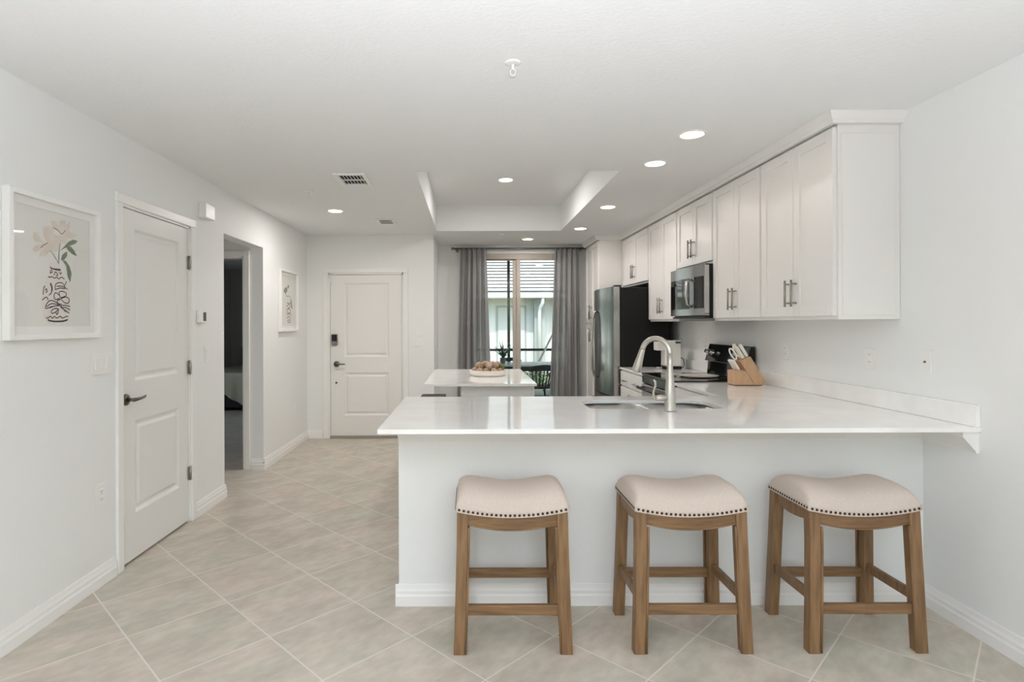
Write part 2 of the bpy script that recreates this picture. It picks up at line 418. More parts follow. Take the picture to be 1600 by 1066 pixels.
# moulded cleat under the peninsula slab, along the half wall and the right wall
CP = [(0, 0), (.010, 0), (.014, .010), (.062, .066), (.068, .072), (.068, .0955), (0, .0955)]
b = B(); b.prism([(-.346, PF-d, .798+z) for d, z in CP], (XR+.346, 0, 0)); b.prism([(XR-d, 2.50, .798+z) for d, z in CP], (0, PF-2.5, 0))
struct('trim_1', b, 'trim')

# casings
def casing_x(b, x, y0, y1, z1, w, sgn, t=.018):
    for a, c in ((y0-w, y0), (y1, y1+w)): b.box(x, x+sgn*t, a, c, 0, z1, .004)
    b.box(x, x+sgn*(t+.0005), y0-w, y1+w, z1, z1+w, .004)
def casing_y(b, y, x0, x1, z1, w, t=.018):
    for a, c in ((x0-w, x0), (x1, x1+w)): b.box(a, c, y-t, y, 0, z1, .004)
    b.box(x0-w, x1+w, y-t-.0005, y, z1, z1+w, .004)
b = B(); casing_x(b, XL, CD0, CD1, CDZ, .055, 1)
b.box(XL-.125, XL+.004, CD0, CD0+.012, 0, CDZ); b.box(XL-.125, XL+.004, CD1-.012, CD1, 0, CDZ); b.box(XL-.125, XL+.004, CD0, CD1, CDZ-.012, CDZ)
struct('trim_2', b, 'trim')
b = B(); casing_y(b, YE, ED0, ED1, EDZ, .06)
b.box(ED0, ED0+.018, YE, YE+.13, 0, EDZ); b.box(ED1-.018, ED1, YE, YE+.13, 0, EDZ); b.box(ED0, ED1, YE, YE+.13, EDZ-.018, EDZ)
struct('trim_3', b, 'trim')
b = B(); casing_y(b, 5.44, -2.95, -2.125, 2.01, .055); b.box(-2.14, -2.125, 5.44, 5.56, 0, 2.01); b.box(-2.95, -2.935, 5.44, 5.56, 0, 2.01); b.box(-2.95, -2.125, 5.44, 5.56, 1.998, 2.012)
struct('trim_4', b, 'trim')
b = B(); b.box(ED0+.018, ED1-.018, YE-.02, YE+.13, 0, .022, .004); struct('trim_5', b, 'sill')

# two-panel doors
def panel_door(b, w, h, panels, P):
    """P(u, d, z): u along the width, d outward from the face"""
    def bx(u0, u1, d0, d1, z0, z1):
        b.hexa([P(u0, d0, z0), P(u1, d0, z0), P(u1, d1, z0), P(u0, d1, z0), P(u0, d0, z1), P(u1, d0, z1), P(u1, d1, z1), P(u0, d1, z1)])
    bx(0, w, -.04, -.015, 0, h)
    u0, u1 = panels[0][0], panels[0][1]
    bx(0, u0, -.015, 0, 0, h); bx(u1, w, -.015, 0, 0, h)
    zs = [0]+[v for p in panels for v in (p[2], p[3])]+[h]
    for a, c in zip(zs[0::2], zs[1::2]): bx(u0, u1, -.015, 0, a, c)
    for pu0, pu1, pz0, pz1 in panels:
        loops = []
        for ins, d in ((0, 0), (.006, -.003), (.018, -.011), (.03, -.012), (.048, -.003)):
            loops.append([P(pu0+ins, d, pz0+ins), P(pu1-ins, d, pz0+ins), P(pu1-ins, d, pz1-ins), P(pu0+ins, d, pz1-ins)])
        for A, C in zip(loops, loops[1:]):
            for i in range(4): b.face([A[i], A[(i+1) % 4], C[(i+1) % 4], C[i]])
        b.face(loops[-1])
b = B(); y0 = CD0+.014; w = CD1-CD0-.028
panel_door(b, w, 2.02, [(3.362-y0, 3.872-y0, .262, .80), (3.362-y0, 3.872-y0, 1.03, 1.915)], lambda u, d, z: (XL-.006+d, y0+u, z+.014))
d1 = struct('door_1', b, 'door')
b = B(); c = (XL-.004, 3.268, .945); b.lathe(c, [(.033, -.006), (.033, .004), (.028, .009), (.012, .012)], 24, True, 'X')
b.cyl((c[0]+.01, c[1], c[2]), (c[0]+.055, c[1], c[2]), .0095)
b.tube([(c[0]+.05, c[1]-.008, c[2]), (c[0]+.054, c[1]+.02, c[2]+.001), (c[0]+.055, c[1]+.06, c[2]+.003), (c[0]+.05, c[1]+.10, c[2]+.005), (c[0]+.046, c[1]+.118, c[2]+.009)], [.011, .010, .008, .007, .006])
obj('lever_handle', b, 'bronze', d1)
for z in (.34, 1.075, 1.80):
    b = B(); b.box(XL-.004, XL+.002, CD1-.03, CD1-.014, z-.045, z+.045); b.cyl((XL+.006, CD1-.013, z-.048), (XL+.006, CD1-.013, z+.048), .0065, 10); obj('hinge', b, 'hinge', d1)
b = B(); x0 = ED0+.022; w = ED1-ED0-.044
panel_door(b, w, 1.935, [(-1.507-x0, -.965-x0, .245, .762), (-1.507-x0, -.965-x0, .95, 1.84)], lambda u, d, z: (x0+u, YE+.012-d, z+.025))
d2 = struct('door_2', b, 'door')
b = B(); b.use('steel_dark').box(-1.655, -1.58, YE-.014, YE+.012, 1.115, 1.25, .006); b.use('black').box(-1.648, -1.587, YE-.018, YE-.012, 1.165, 1.245, .004); obj('keypad_lock', b, None, d2)
b = B(); c = (-1.595, YE+.012, .89); b.lathe(c, [(.034, .004), (.034, -.01), (.012, -.016)], 24, True, 'Y'); b.cyl((c[0], c[1]-.01, c[2]), (c[0], c[1]-.06, c[2]), .01)
b.tube([(c[0]-.008, c[1]-.055, c[2]), (c[0]+.03, c[1]-.058, c[2]), (c[0]+.11, c[1]-.052, c[2]+.002)], [.011, .009, .006]); obj('lever_handle', b, 'bronze', d2)
b = B(); b.lathe((-1.6, YE+.013, .665), [(.012, .002), (.012, -.006), (.006, -.007)], 16, True, 'Y'); obj('door_viewer', b, 'bronze', d2)

# glass sliding door in the window wall
b = B(); y0, y1 = YW+.01, YW+.10
b.box(GX0, GX0+.05, y0, y1, 0, GZ, .004); b.box(GX1-.05, GX1, y0, y1, 0, GZ, .004); b.box(GX0+.05, GX1-.05, y0, y1, GZ-.075, GZ, .004); b.box(GX0+.05, GX1-.05, y0, y1, 0, .05, .004)
win = struct('window_1', b, 'slider')
for nm, xa, xb, ya in (('fixed_sash', GX0+.05, .655, y0+.045), ('sliding_sash', .655, GX1-.05, y0+.005)):
    b = B(); st = .052
    b.box(xa, xa+st, ya, ya+.035, .05, GZ-.075, .003); b.box(xb-st, xb, ya, ya+.035, .05, GZ-.075, .003); b.box(xa+st, xb-st, ya, ya+.035, .05, .14, .003); b.box(xa+st, xb-st, ya, ya+.035, GZ-.09, GZ-.075, .003)
    s = obj(nm, b, 'slider', win)
    b = B(); b.box(xa+st, xb-st, ya+.015, ya+.02, .14, GZ-.09); obj('glass_pane', b, 'glass', s)
# living room glass doors and the side window added for fill, behind the camera
b = B(); 
for x in (-1.72, -.53, .67, 1.86): b.box(x, x+.06, YB-.1, YB-.03, 0, 2.32)
b.box(-1.66, 1.86, YB-.1, YB-.03, 2.25, 2.32); b.box(-1.66, 1.86, YB-.1, YB-.03, 0, .08); w2 = struct('window_2', b, 'slider')
b = B(); b.box(-1.66, 1.86, YB-.07, YB-.062, .08, 2.25); obj('glass_pane', b, 'glass', w2)
b = B()
for y in (-2.85, -1.78, -.71): b.box(XL-.1, XL-.03, y, y+.06, .7, 2.2)
b.box(XL-.1, XL-.03, -2.79, -.71, .7, .76); b.box(XL-.1, XL-.03, -2.79, -.71, 2.14, 2.2); w3 = struct('window_3', b, 'slider')
b = B(); b.box(XL-.07, XL-.062, -2.79, -.71, .76, 2.14); obj('glass_pane', b, 'glass', w3)

# ------------------------------------------------------------------ upper cabinets
CX = 1.892                             # front of the cabinet boxes; doors stand .02 proud
def shaker(b, xf, y0, y1, z0, z1, st=.058, t=.02):
    b.box(xf-t, xf, y0, y0+st, z0, z1, .0015, 1); b.box(xf-t, xf, y1-st, y1, z0, z1, .0015, 1)
    b.box(xf-t, xf, y0+st, y1-st, z0, z0+st, .0015, 1); b.box(xf-t, xf, y0+st, y1-st, z1-st, z1, .0015, 1)
    b.box(xf-t+.009, xf-.002, y0+st-.002, y1-st+.002, z0+st-.002, z1-st+.002)
def bar_pull(b, xf, y, z0, z1, horizontal=False, ln=.13):
    if horizontal:
        b.cyl((xf-.03, y-ln/2, z0), (xf-.03, y+ln/2, z0), .006, 10)
        for q in (-.35, .35): b.cyl((xf, y+q*ln, z0), (xf-.03, y+q*ln, z0), .0045, 8)
    else:
        b.cyl((xf-.032, y, z0), (xf-.032, y, z1), .0062, 10)
        for q in (.14, .86): b.cyl((xf, y, z0+(z1-z0)*q), (xf-.032, y, z0+(z1-z0)*q), .0048, 8)
def cabinet_doors(root, xf, y0, y1, z0, z1, hz0, hz1, pull='pair', gap=.004):
    ym = (y0+y1)/2
    for k, (a, c) in enumerate(((y0+.012, ym-gap/2), (ym+gap/2, y1-.012))):
        b = B(); shaker(b, xf, a, c, z0, z1); d = obj('door', b, 'cabinet', root)
        b = B(); bar_pull(b, xf-.02, (c-.03) if k == 0 else (a+.03), hz0, hz1); obj('handle', b, 'pull', d)
G = 'white upper cabinets along the kitchen wall'
for y0, y1, zb, lab in ((2.95, 3.70, 1.386, 'white upper cabinet at the open end, its broad side panel showing'),
                        (3.70, 4.43, 1.386, 'white upper cabinet between the end cabinet and the microwave'),
                        (4.43, 5.19, 1.835, 'short white upper cabinet directly above the microwave'),
                        (5.19, 6.016, 1.386, 'white upper cabinet between the microwave and the fridge'),
                        (6.016, 7.04, 1.80, 'short white upper cabinet above the fridge')):
    t = thing('upper_cabinet', lab, 'cabinet', (CX+.16, (y0+y1)/2, zb), G)
    b = B(); b.box(CX, XR-.002, y0+.0005, y1-.0005, zb, 2.40)
    if y0 == 2.95:
        b.box(CX+.02, XR-.03, y0-.004, y0+.001, zb+.02, 2.34, .002)
    obj('body', b, 'cabinet', t)
    cabinet_doors(t, CX, y0, y1, zb+.02, 2.375, zb+.075, zb+.228)
# pantry
PX = 1.596
t = thing('pantry_cabinet', 'tall white pantry cabinet between the fridge and the glass doors', 'cabinet', (1.9, 7.4, 0))
b = B(); b.box(PX, XR-.002, 7.045, 7.78, .1, 2.40); b.box(PX+.06, XR-.002, 7.06, 7.78, 0, .1); obj('body', b, 'cabinet', t)
cabinet_doors(t, PX, 7.045, 7.78, 1.375, 2.375, 1.42, 1.60); cabinet_doors(t, PX, 7.045, 7.78, .12, 1.355, 1.13, 1.31)
# crown moulding over the cabinets
KP = [(0, 2.385), (-.022, 2.385), (-.026, 2.398), (-.034, 2.404), (-.046, 2.428), (-.052, 2.4395), (0, 2.4395)]
b = B()
def crown_run(pts):
    """mitred run along a plan path; outward is to the path's left"""
    n = len(pts); rows = []
    for i, p in enumerate(pts):
        p = Vector(p); off = []
        def nrm(a, c):
            d = (Vector(c)-Vector(a)).normalized(); return Vector((-d.y, d.x))
        if i == 0: m = nrm(pts[0], pts[1]); k = 1
        elif i == n-1: m = nrm(pts[-2], pts[-1]); k = 1
        else:
            m1, m2 = nrm(pts[i-1], pts[i]), nrm(pts[i], pts[i+1]); m = (m1+m2).normalized(); k = 1/max(.2, m.dot(m1))
        rows.append([(p.x+m.x*(-d)*k, p.y+m.y*(-d)*k, z) for d, z in KP])
    for A, C in zip(rows, rows[1:]):
        for q in range(len(KP)): b.face([A[q], A[(q+1) % len(KP)], C[(q+1) % len(KP)], C[q]])
    b.face(rows[0]); b.face(rows[-1][::-1])
crown_run([(PX-.02, 7.79), (PX-.02, 7.04), (CX-.02, 7.04), (CX-.02, 2.946), (XR, 2.946)][::-1])
struct('trim_6', b, 'cabinet')

# ------------------------------------------------------------------ appliances
# microwave
X = 1.815
t = thing('microwave', 'stainless over-the-range microwave with black glass door', 'microwave', (2.0, 4.81, 1.41))
b = B(); b.use('blackm').box(X+.035, XR-.02, 4.437, 5.183, 1.42, 1.828); obj('body', b, None, t)
def bow(y, y0, y1, d): 
    k = (y-(y0+y1)/2)/((y1-y0)/2); return -d*(1-k*k)
b = B(); y0, y1 = 4.437, 5.183
def mwface(z0, z1, ya, yb, dx, key, n=14):
    b.use(key)
    b.grid(n, 2, lambda u, v: (X+dx+bow(ya+(yb-ya)*u, y0, y1, .022), ya+(yb-ya)*u, z0+(z1-z0)*v))
mwface(1.445, 1.828, y0, y1, 0, 'steel')
b.use('steel').box(X, X+.036, y0, y0+.004, 1.44, 1.828); b.box(X, X+.036, y1-.004, y1, 1.44, 1.828); b.box(X+.004, X+.036, y0, y1, 1.82, 1.828)
b.prism([(X+bow(y, y0, y1, .022), y, 1.43) for y in [y0+(y1-y0)*i/14 for i in range(15)]]+[(X+.036, y1, 1.43), (X+.036, y0, 1.43)], (0, 0, .015))
door = obj('door', b, None, t, fix=False)
b = B(); b.grid(14, 2, lambda u, v: (X-.003+bow(4.70+.45*u, y0, y1, .022), 4.70+.45*u, 1.485+(1.735-1.485)*v)); obj('window', b, 'darkglass', door, fix=False)
b = B(); b.grid(8, 2, lambda u, v: (X-.003+bow(4.455+.15*u, y0, y1, .022), 4.455+.15*u, 1.485+(1.735-1.485)*v)); obj('control_panel', b, 'darkglass', t, fix=False)
b = B(); hx = X+bow(4.655, y0, y1, .022); b.tube([(hx, 4.655, 1.50), (hx-.035, 4.655, 1.52), (hx-.045, 4.655, 1.61), (hx-.035, 4.655, 1.70), (hx, 4.655, 1.72)], .011, 12); obj('handle', b, 'steel', door)
b = B(); b.use('blackm').box(X+.01, XR-.03, 4.46, 5.16, 1.408, 1.421); obj('vent_grille', b, None, t)

# refrigerator: dark sides, bowed stainless door above a freezer drawer
FY0, FY1 = 6.03, 6.97
t = thing('refrigerator', 'tall stainless refrigerator with dark grey sides', 'refrigerator', (1.8, 6.39, 0))
b = B(); b.box(1.585, 2.10, FY0, FY1, .03, 1.745, .004); b.box(1.62, 2.08, FY0+.03, FY1-.03, 0, .03); obj('body', b, 'fridge_side', t)
def bowed(b, z0, z1, key):
    b.use(key); n = 18; ys = [FY0+.004+(FY1-FY0-.008)*i/n for i in range(n+1)]
    fr = [(1.512+bow(y, FY0, FY1, .045), y, z0) for y in ys]
    b.prism(fr+[(1.578, ys[-1], z0), (1.578, ys[0], z0)], (0, 0, z1-z0))
b = B(); bowed(b, .60, 1.755, 'steel_dark'); b.use('steel').box(1.516, 1.577, FY0+.002, FY0+.0045, .602, 1.753); d = obj('door', b, None, t)
for f in d.data.polygons:
    if abs(f.normal.z) < .5: f.use_smooth = False
b = B(); hy = 6.62; hx = 1.512+bow(hy, FY0, FY1, .045)
b.tube([(hx+.004, hy, 1.51), (hx-.03, hy, 1.50), (hx-.052, hy, 1.42), (hx-.06, hy, 1.13), (hx-.052, hy, .84), (hx-.03, hy, .76), (hx+.004, hy, .75)], .014, 12); obj('handle', b, 'steel', d)
b = B(); bowed(b, .05, .59, 'steel_dark'); d = obj('freezer_drawer', b, None, t)
b = B(); hz = .5; hx = 1.512-.045; b.tube([(hx+.03, 6.17, hz), (hx-.03, 6.2, hz), (hx-.05, 6.5, hz), (hx-.03, 6.8, hz), (hx+.03, 6.83, hz)], .013, 12); obj('handle', b, 'steel', d)
for y in (FY0+.02, FY1-.10):
    b = B(); b.box(1.53, 1.60, y, y+.08, 1.745, 1.772, .004); obj('hinge_cover', b, 'blackm', t)

# range
RY0, RY1, RX = 4.425, 5.18, 1.56
t = thing('range', 'black and stainless electric range set between the counters', 'range', (1.88, 4.8, 0))
b = B(); b.box(RX+.02, XR-.02, RY0, RY1, .05, .905); b.box(RX+.06, XR-.03, RY0+.02, RY1-.02, 0, .05); obj('body', b, 'blackm', t)
b = B(); b.box(RX-.01, XR-.075, RY0, RY1, .906, .925, .004); ct = obj('cooktop', b, 'black', t)
for i, (x, y, r) in enumerate(((1.72, 4.62, .09), (1.72, 4.99, .075), (1.98, 4.99, .09), (1.98, 4.62, .075))):
    b = B(); b.lathe((x, y, .9252), [(r, 0), (r, .0005), (r-.004, .0006), (r-.004, 0)], 40, False); obj('burner_ring', b, 'steel_dark', ct)
b = B(); b.use('steel_oven').box(RX-.012, RX+.02, RY0+.006, RY1-.006, .22, .83, .004); b.use('darkglass').box(RX-.015, RX, RY0+.12, RY1-.12, .34, .66); d = obj('oven_door', b, None, t)
b = B(); b.cyl((RX-.06, RY0+.04, .80), (RX-.06, RY1-.04, .80), .012); 
for y in (RY0+.07, RY1-.07): b.cyl((RX-.012, y, .80), (RX-.06, y, .80), .009)
obj('handle', b, 'blackm', d)
b = B(); b.use('black').box(RX-.008, RX+.02, RY0+.004, RY1-.004, .84, .904, .003); obj('front_strip', b, None, t)
b = B(); b.use('steel').box(RX-.012, RX+.02, RY0+.006, RY1-.006, .07, .205, .004); obj('storage_drawer', b, None, t)
b = B(); b.use('black'); x0, x1 = XR-.075, XR-.012
b.hexa([(x0, RY0, .906), (x0, RY1, .906), (x1, RY1, .906), (x1, RY0, .906), (x0+.01, RY0, 1.03), (x0+.01, RY1, 1.03), (x1, RY1, 1.03), (x1, RY0, 1.03)], .003)
b.hexa([(x0-.02, RY0, 1.035), (x0-.02, RY1, 1.035), (x1, RY1, 1.035), (x1, RY0, 1.035), (x0+.025, RY0, 1.185), (x0+.025, RY1, 1.185), (x1, RY1, 1.185), (x1, RY0, 1.185)], .006)
bg = obj('backguard', b, None, t)
for y in (RY1-.06, RY1-.15, RY0+.15, RY0+.06):
    b = B(); z = 1.11; xx = x0+.003; b.tube([(xx+.006, y, z-.003), (xx-.016, y, z+.005), (xx-.018, y, z+.006), (xx-.042, y, z+.014)], [.025, .025, .019, .017], 20); obj('knob', b, 'steel', bg)
b = B(); b.hexa([(x0-.008, RY0+.25, 1.07), (x0-.008, RY1-.25, 1.07), (x0+.01, RY1-.25, 1.07), (x0+.01, RY0+.25, 1.07), (x0+.016, RY0+.25, 1.15), (x0+.016, RY1-.25, 1.15), (x0+.03, RY1-.25, 1.15), (x0+.03, RY0+.25, 1.15)]); obj('display', b, 'screen', bg)

# ------------------------------------------------------------------ base cabinets and worktops
t = thing('base_cabinet', 'white base cabinet with two drawers between fridge and range', 'cabinet', (1.9, 5.53, 0), 'white base cabinets')
y0, y1 = 5.19, 5.99; b = B(); b.box(1.59, XR-.002, y0, y1, .1, .893); b.box(1.66, XR-.002, y0, y1, 0, .1); obj('body', b, 'cabinet', t)
ym = (y0+y1)/2
for a, c in ((y0+.01, ym-.003), (ym+.003, y1-.01)):
    b = B(); b.box(1.57, 1.589, a, c, .735, .88, .002); d = obj('drawer', b, 'cabinet', t); b = B(); bar_pull(b, 1.57, (a+c)/2, .79, 0, True); obj('handle', b, 'pull', d)
    b = B(); shaker(b, 1.59, a, c, .12, .722); d = obj('door', b, 'cabinet', t); b = B(); bar_pull(b, 1.57, (c-.03) if a < ym-.01 else (a+.03), .53, .68); obj('handle', b, 'pull', d)
t = thing('base_cabinet', 'white corner base cabinet between range and sink counter', 'cabinet', (1.9, 4.0, 0), 'white base cabinets')
y0, y1 = 3.62, 4.41; b = B(); b.box(1.59, XR-.002, y0, y1, .1, .893); b.box(1.66, XR-.002, y0, y1, 0, .1); obj('body', b, 'cabinet', t)
b = B(); b.box(1.57, 1.589, y0+.02, y1-.01, .735, .88, .002); d = obj('drawer', b, 'cabinet', t); b = B(); bar_pull(b, 1.57, (y0+y1)/2, .805, 0, True); obj('handle', b, 'pull', d)
b = B(); shaker(b, 1.59, y0+.02, y1-.01, .12, .722); d = obj('door', b, 'cabinet', t); b = B(); bar_pull(b, 1.57, y1-.045, .53, .68); obj('handle', b, 'pull', d)

def slab(outer, hole, z0, z1):
    b = B(); bm = b.bm; b.use('quartz'); es = []
    for loop in [outer]+([hole] if hole else []):
        vs = [bm.verts.new((x, y, z1)) for x, y in loop]; es += [bm.edges.new((vs[i], vs[(i+1) % len(vs)])) for i in range(len(vs))]
    r = bmesh.ops.triangle_fill(bm, edges=es, use_beauty=True)
    fs = [f for f in r['geom'] if isinstance(f, bmesh.types.BMFace)]
    for f in fs: 
        f.normal_update()
        if f.normal.z < 0: f.normal_flip()
    r = bmesh.ops.extrude_face_region(bm, geom=fs)
    for v in [g for g in r['geom'] if isinstance(g, bmesh.types.BMVert)]: v.co.z = z0
    return b
SX0, SX1, SY0, SY1 = .645, 1.365, 3.06, 3.42
def rrect(x0, x1, y0, y1, radii, n=6):
    pts = []
    for (cx, cy, a0), r in zip(((x0, y0, PI), (x1, y0, 1.5*PI), (x1, y1, 0), (x0, y1, .5*PI)), radii):
        ox = cx+(r if cx == x0 else -r); oy = cy+(r if cy == y0 else -r)
        for i in range(n+1):
            a = a0+PI/2*i/n; pts.append((ox+r*math.cos(a), oy+r*math.sin(a)))
    return pts
hole = rrect(SX0, SX1, SY0, SY1, (.05, .05, .11, .11), 8)
t = thing('countertop', 'white quartz worktop wrapping the peninsula and corner, with sink cutout', 'countertop', (.9, 3.0, .894))
obj('slab', slab([(-.398, 2.486), (XR-.001, 2.486), (XR-.001, 4.418), (1.565, 4.418), (1.565, 3.6), (-.398, 3.6)], hole, .894, .914), None, t)
b = B(); b.box(XR-.022, XR-.001, 2.488, 4.418, .9145, 1.01, .003); obj('backsplash', b, 'quartz', t)
t = thing('countertop', 'short white quartz worktop between range and fridge', 'countertop', (1.88, 5.53, .894))
b = B(); b.box(1.565, XR-.001, 5.187, 5.995, .894, .914, .003); obj('slab', b, 'quartz', t)
b = B(); b.box(XR-.022, XR-.001, 5.187, 5.995, .9145, 1.01, .003); obj('backsplash', b, 'quartz', t)

# sink: two steel bowls under the cutout
t = thing('sink', 'stainless double-bowl sink set into the white peninsula counter', 'sink', (1.0, 3.24, .70))
for xa, xb in ((SX0-.004, .985), (1.01, SX1+.004)):
    b = B(); rings = []
    rr = (.05, .05, .11, .11) if xa < .7 else (.05, .05, .11, .11)
    for ins, z in ((-.012, .8935), (0, .892), (.006, .74), (.03, .715), (.06, .71)):
        rings.append([(x, y, z) for x, y in rrect(xa+ins, xb-ins, SY0-.004+ins, SY1+.004-ins, [max(.012, r-ins*.8) for r in rr], 6)])
    vs = [[b.bm.verts.new(p) for p in r] for r in rings]; fs = []
    for A, C in zip(vs, vs[1:]):
        n = len(A); fs += [b.bm.faces.new((A[i], A[(i+1) % n], C[(i+1) % n], C[i])) for i in range(n)]
    b.use('sinksteel'); b._tag(fs, True); b._tag([b.bm.faces.new(vs[-1])]); o = obj('bowl', b, None, t)
    b = B(); b.lathe(((xa+xb)/2, 3.26, .7105), [(.042, 0), (.042, .003), (.03, .004), (.028, .001)], 20); obj('drain', b, 'steel', o)

# faucet
fx, fy, fz = 1.04, 2.985, .9145
t = thing('faucet', 'brushed nickel gooseneck faucet with pull-down spray head at the sink', 'faucet', (fx, fy, fz))
b = B(); b.lathe((fx, fy, fz), [(.030, 0), (.030, .004), (.0285, .03), (.027, .055), (.027, .085), (.0255, .105), (.021, .15), (.0165, .20), (.0145, .24), (.0138, .30)], 24); obj('body', b, 'nickel', t)
dv = Vector((-.70, .714, 0)); R = .079; c0 = Vector((fx, fy, fz+.295)); pts = [c0-Vector((0, 0, .02))]
for i in range(0, 17):
    a = PI-PI*.93*i/16; pts.append(c0+dv*(R+R*math.cos(a))+Vector((0, 0, R*math.sin(a))))
b = B(); b.tube(pts, .0138, 16); obj('spout', b, 'nickel', t)
dr = (pts[-1]-pts[-2]).normalized(); p = pts[-1]
b = B(); b.tube([p-dr*.004, p+dr*.004, p+dr*.035, p+dr*.085, p+dr*.12, p+dr*.125], [.0145, .0155, .0175, .0225, .0245, .021], 18); obj('spray_head', b, 'nickel', t)
b = B(); hz = fz+.068; b.tube([(fx-.015, fy, hz), (fx-.05, fy-.004, hz), (fx-.07, fy-.006, hz), (fx-.078, fy-.007, hz)], [.0165, .0165, .0155, .010], 16)
b.tube([(fx-.072, fy-.006, hz-.005), (fx-.085, fy-.008, hz+.004), (fx-.091, fy-.012, hz+.03), (fx-.083, fy-.02, hz+.062), (fx-.085, fy-.026, hz+.085), (fx-.094, fy-.03, hz+.097)], [.008, .0075, .006, .0055, .0055, .0045], 10)
obj('handle', b, 'nickel', t)

# ------------------------------------------------------------------ things on the worktops
# knife block
ky0, ky1 = 4.17, 4.28; kx = 1.918; kz = .9147
t = thing('knife_block', 'slanted pale wood knife block on the corner worktop', 'knife block', (2.03, 4.225, kz))
def kp(pts, y0=ky0, y1=ky1): return [(kx+x, y0, kz+z) for x, z in pts], (0, y1-y0, 0)
b = B(); b.prism(*kp([(.148, .003), (.214, .003), (.233, .028), (.119, .211), (.044, .178)]), .003); obj('upper_block', b, 'block', t)
b = B(); b.prism(*kp([(0, .004), (.146, .004), (.086, .104), (.06, .112), (0, .108)], ky0-.002, ky1+.002), .003); obj('lower_block', b, 'block', t)
b = B(); b.box(kx+.004, kx+.20, ky0+.004, ky1-.004, kz-.0005, kz+.0045); obj('base_pad', b, 'blackm', t)
ax = Vector((-.104, 0, .178)).normalized()
def knife(name, base, ln, w, th, label, cat, grp):
    t = thing(name, label, cat, base, grp); p = Vector(base); side = Vector((ax.z, 0, -ax.x))
    b = B(); q = p-ax*.055
    b.hexa([q-side*w*.4+Vector((0, -.001, 0)), q+side*w*.4+Vector((0, -.001, 0)), q+side*w*.4+Vector((0, .001, 0)), q-side*w*.4+Vector((0, .001, 0)),
            p-side*w*.45+Vector((0, -.001, 0)), p+side*w*.45+Vector((0, -.001, 0)), p+side*w*.45+Vector((0, .001, 0)), p-side*w*.45+Vector((0, .001, 0))]); obj('blade', b, 'steel', t)
    b = B(); e = p+ax*ln; h = Vector((0, th/2, 0)); a1 = p+ax*.002
    b.hexa([a1-side*w*.45-h, a1+side*w*.45-h, a1+side*w*.45+h, a1-side*w*.45+h, e-side*w*.55-h, e+side*w*.4-h, e+side*w*.4+h, e-side*w*.55+h], .004); obj('handle', b, 'knife', t)
KG = 'knives in the wooden knife block'
top = lambda f: (kx+.119-.075*f, kz+.212-.033*f)      # along the sloping top of the upper block
for f, y, ln, lab, nm in ((.14, 4.20, .105, 'large white-handled knife highest in the block, nearest the wall', 'kitchen_knife'),
                      (.36, 4.255, .115, 'dark-ended knife handle standing behind the scissors in the block', 'kitchen_knife'),
                      (.52, 4.198, .10, 'white-handled knife between the tallest knife and the scissors', 'kitchen_knife')):
    x, z = top(f); knife(nm, (x, y, z), ln, .024, .016, lab, 'knife', KG)
for k, y in enumerate((4.187, 4.206, 4.225, 4.244, 4.263)):
    knife('steak_knife', (kx+.045, y, kz+.111), .085, .018, .012, 'small white-handled steak knife in the low front slots of the block', 'knife', 'row of steak knives in the block')
t = thing('scissors', 'white-handled kitchen scissors in the knife block', 'scissors', (kx+.06, 4.225, kz+.18))
x, z = top(.86); p = Vector((x, 4.21, z)); side = Vector((ax.z, 0, -ax.x))
b = B(); b.prism([p-side*.008-ax*.05, p+side*.008-ax*.05, p+side*.008+ax*.01, p-side*.008+ax*.01], (0, .004, 0)); obj('blade', b, 'steel', t)
for sg in (-1, 1):
    c = p+ax*.062+side*.018*sg; b = B()
    b.tube([c+ax*.045*math.cos(a)+side*.016*math.sin(a)+Vector((0, .004*sg, 0)) for a in [2*PI*i/20 for i in range(21)]], .0055, 8, False); obj('finger_loop', b, 'knife', t)
# coffee maker
cx0, cy0 = 1.90, 5.64; cz = .9145
t = thing('coffee_maker', 'white single-serve coffee maker on the worktop by the fridge', 'coffee maker', (2.0, 5.71, cz))
b = B(); b.box(1.925, 2.075, cy0, cy0+.15, cz+.03, cz+.285, .01, 3); obj('body', b, 'appliance', t)
b = B(); b.box(1.915, 2.08, cy0-.004, cy0+.154, cz, cz+.03, .005); obj('base', b, 'fridge_side', t)
b = B(); b.box(1.845, 1.93, cy0+.02, cy0+.13, cz+.185, cz+.27, .01, 3); obj('brew_head', b, 'appliance', t)
b = B(); b.box(1.93, 2.0, cy0+.01, cy0+.14, cz+.283, cz+.293, .004); obj('lid', b, 'fridge_side', t)
b = B(); b.box(2.02, 2.07, cy0-.003, cy0+.002, cz+.255, cz+.275); obj('badge_strip', b, 'steel_dark', t)
b = B(); b.lathe((1.885, cy0+.075, cz), [(.045, 0), (.045, .018), (.04, .024)], 24); obj('drip_tray', b, 'steel', t)
b = B(); b.tube([(2.07, cy0+.06, cz+.02), (2.11, cy0+.05, cz+.015), (2.125, cy0+.05, cz+.05), (2.115, cy0+.05, cz+.10), (2.085, cy0+.05, cz+.115), (2.07, cy0+.05, cz+.11)], .0045, 8); obj('power_cord', b, 'blackm', t)
# round tray and spoon rest on the range
b = B(); b.lathe((1.90, 4.77, .926), [(.02, .001), (.135, .001), (.152, .006), (.156, .012), (.152, .013), (.135, .006), (.02, .005)], 48); tag(obj('round_tray', b, 'tray'), 'round pale tray lying on the black glass cooktop', 'tray')
b = B(); b.lathe((1.715, 4.87, .926), [(.01, .001), (.035, .002), (.042, .010), (.039, .011), (.03, .005), (.01, .004)], 28); tag(obj('spoon_rest', b, 'tray'), 'small round spoon rest beside the round tray on the cooktop', 'spoon rest')

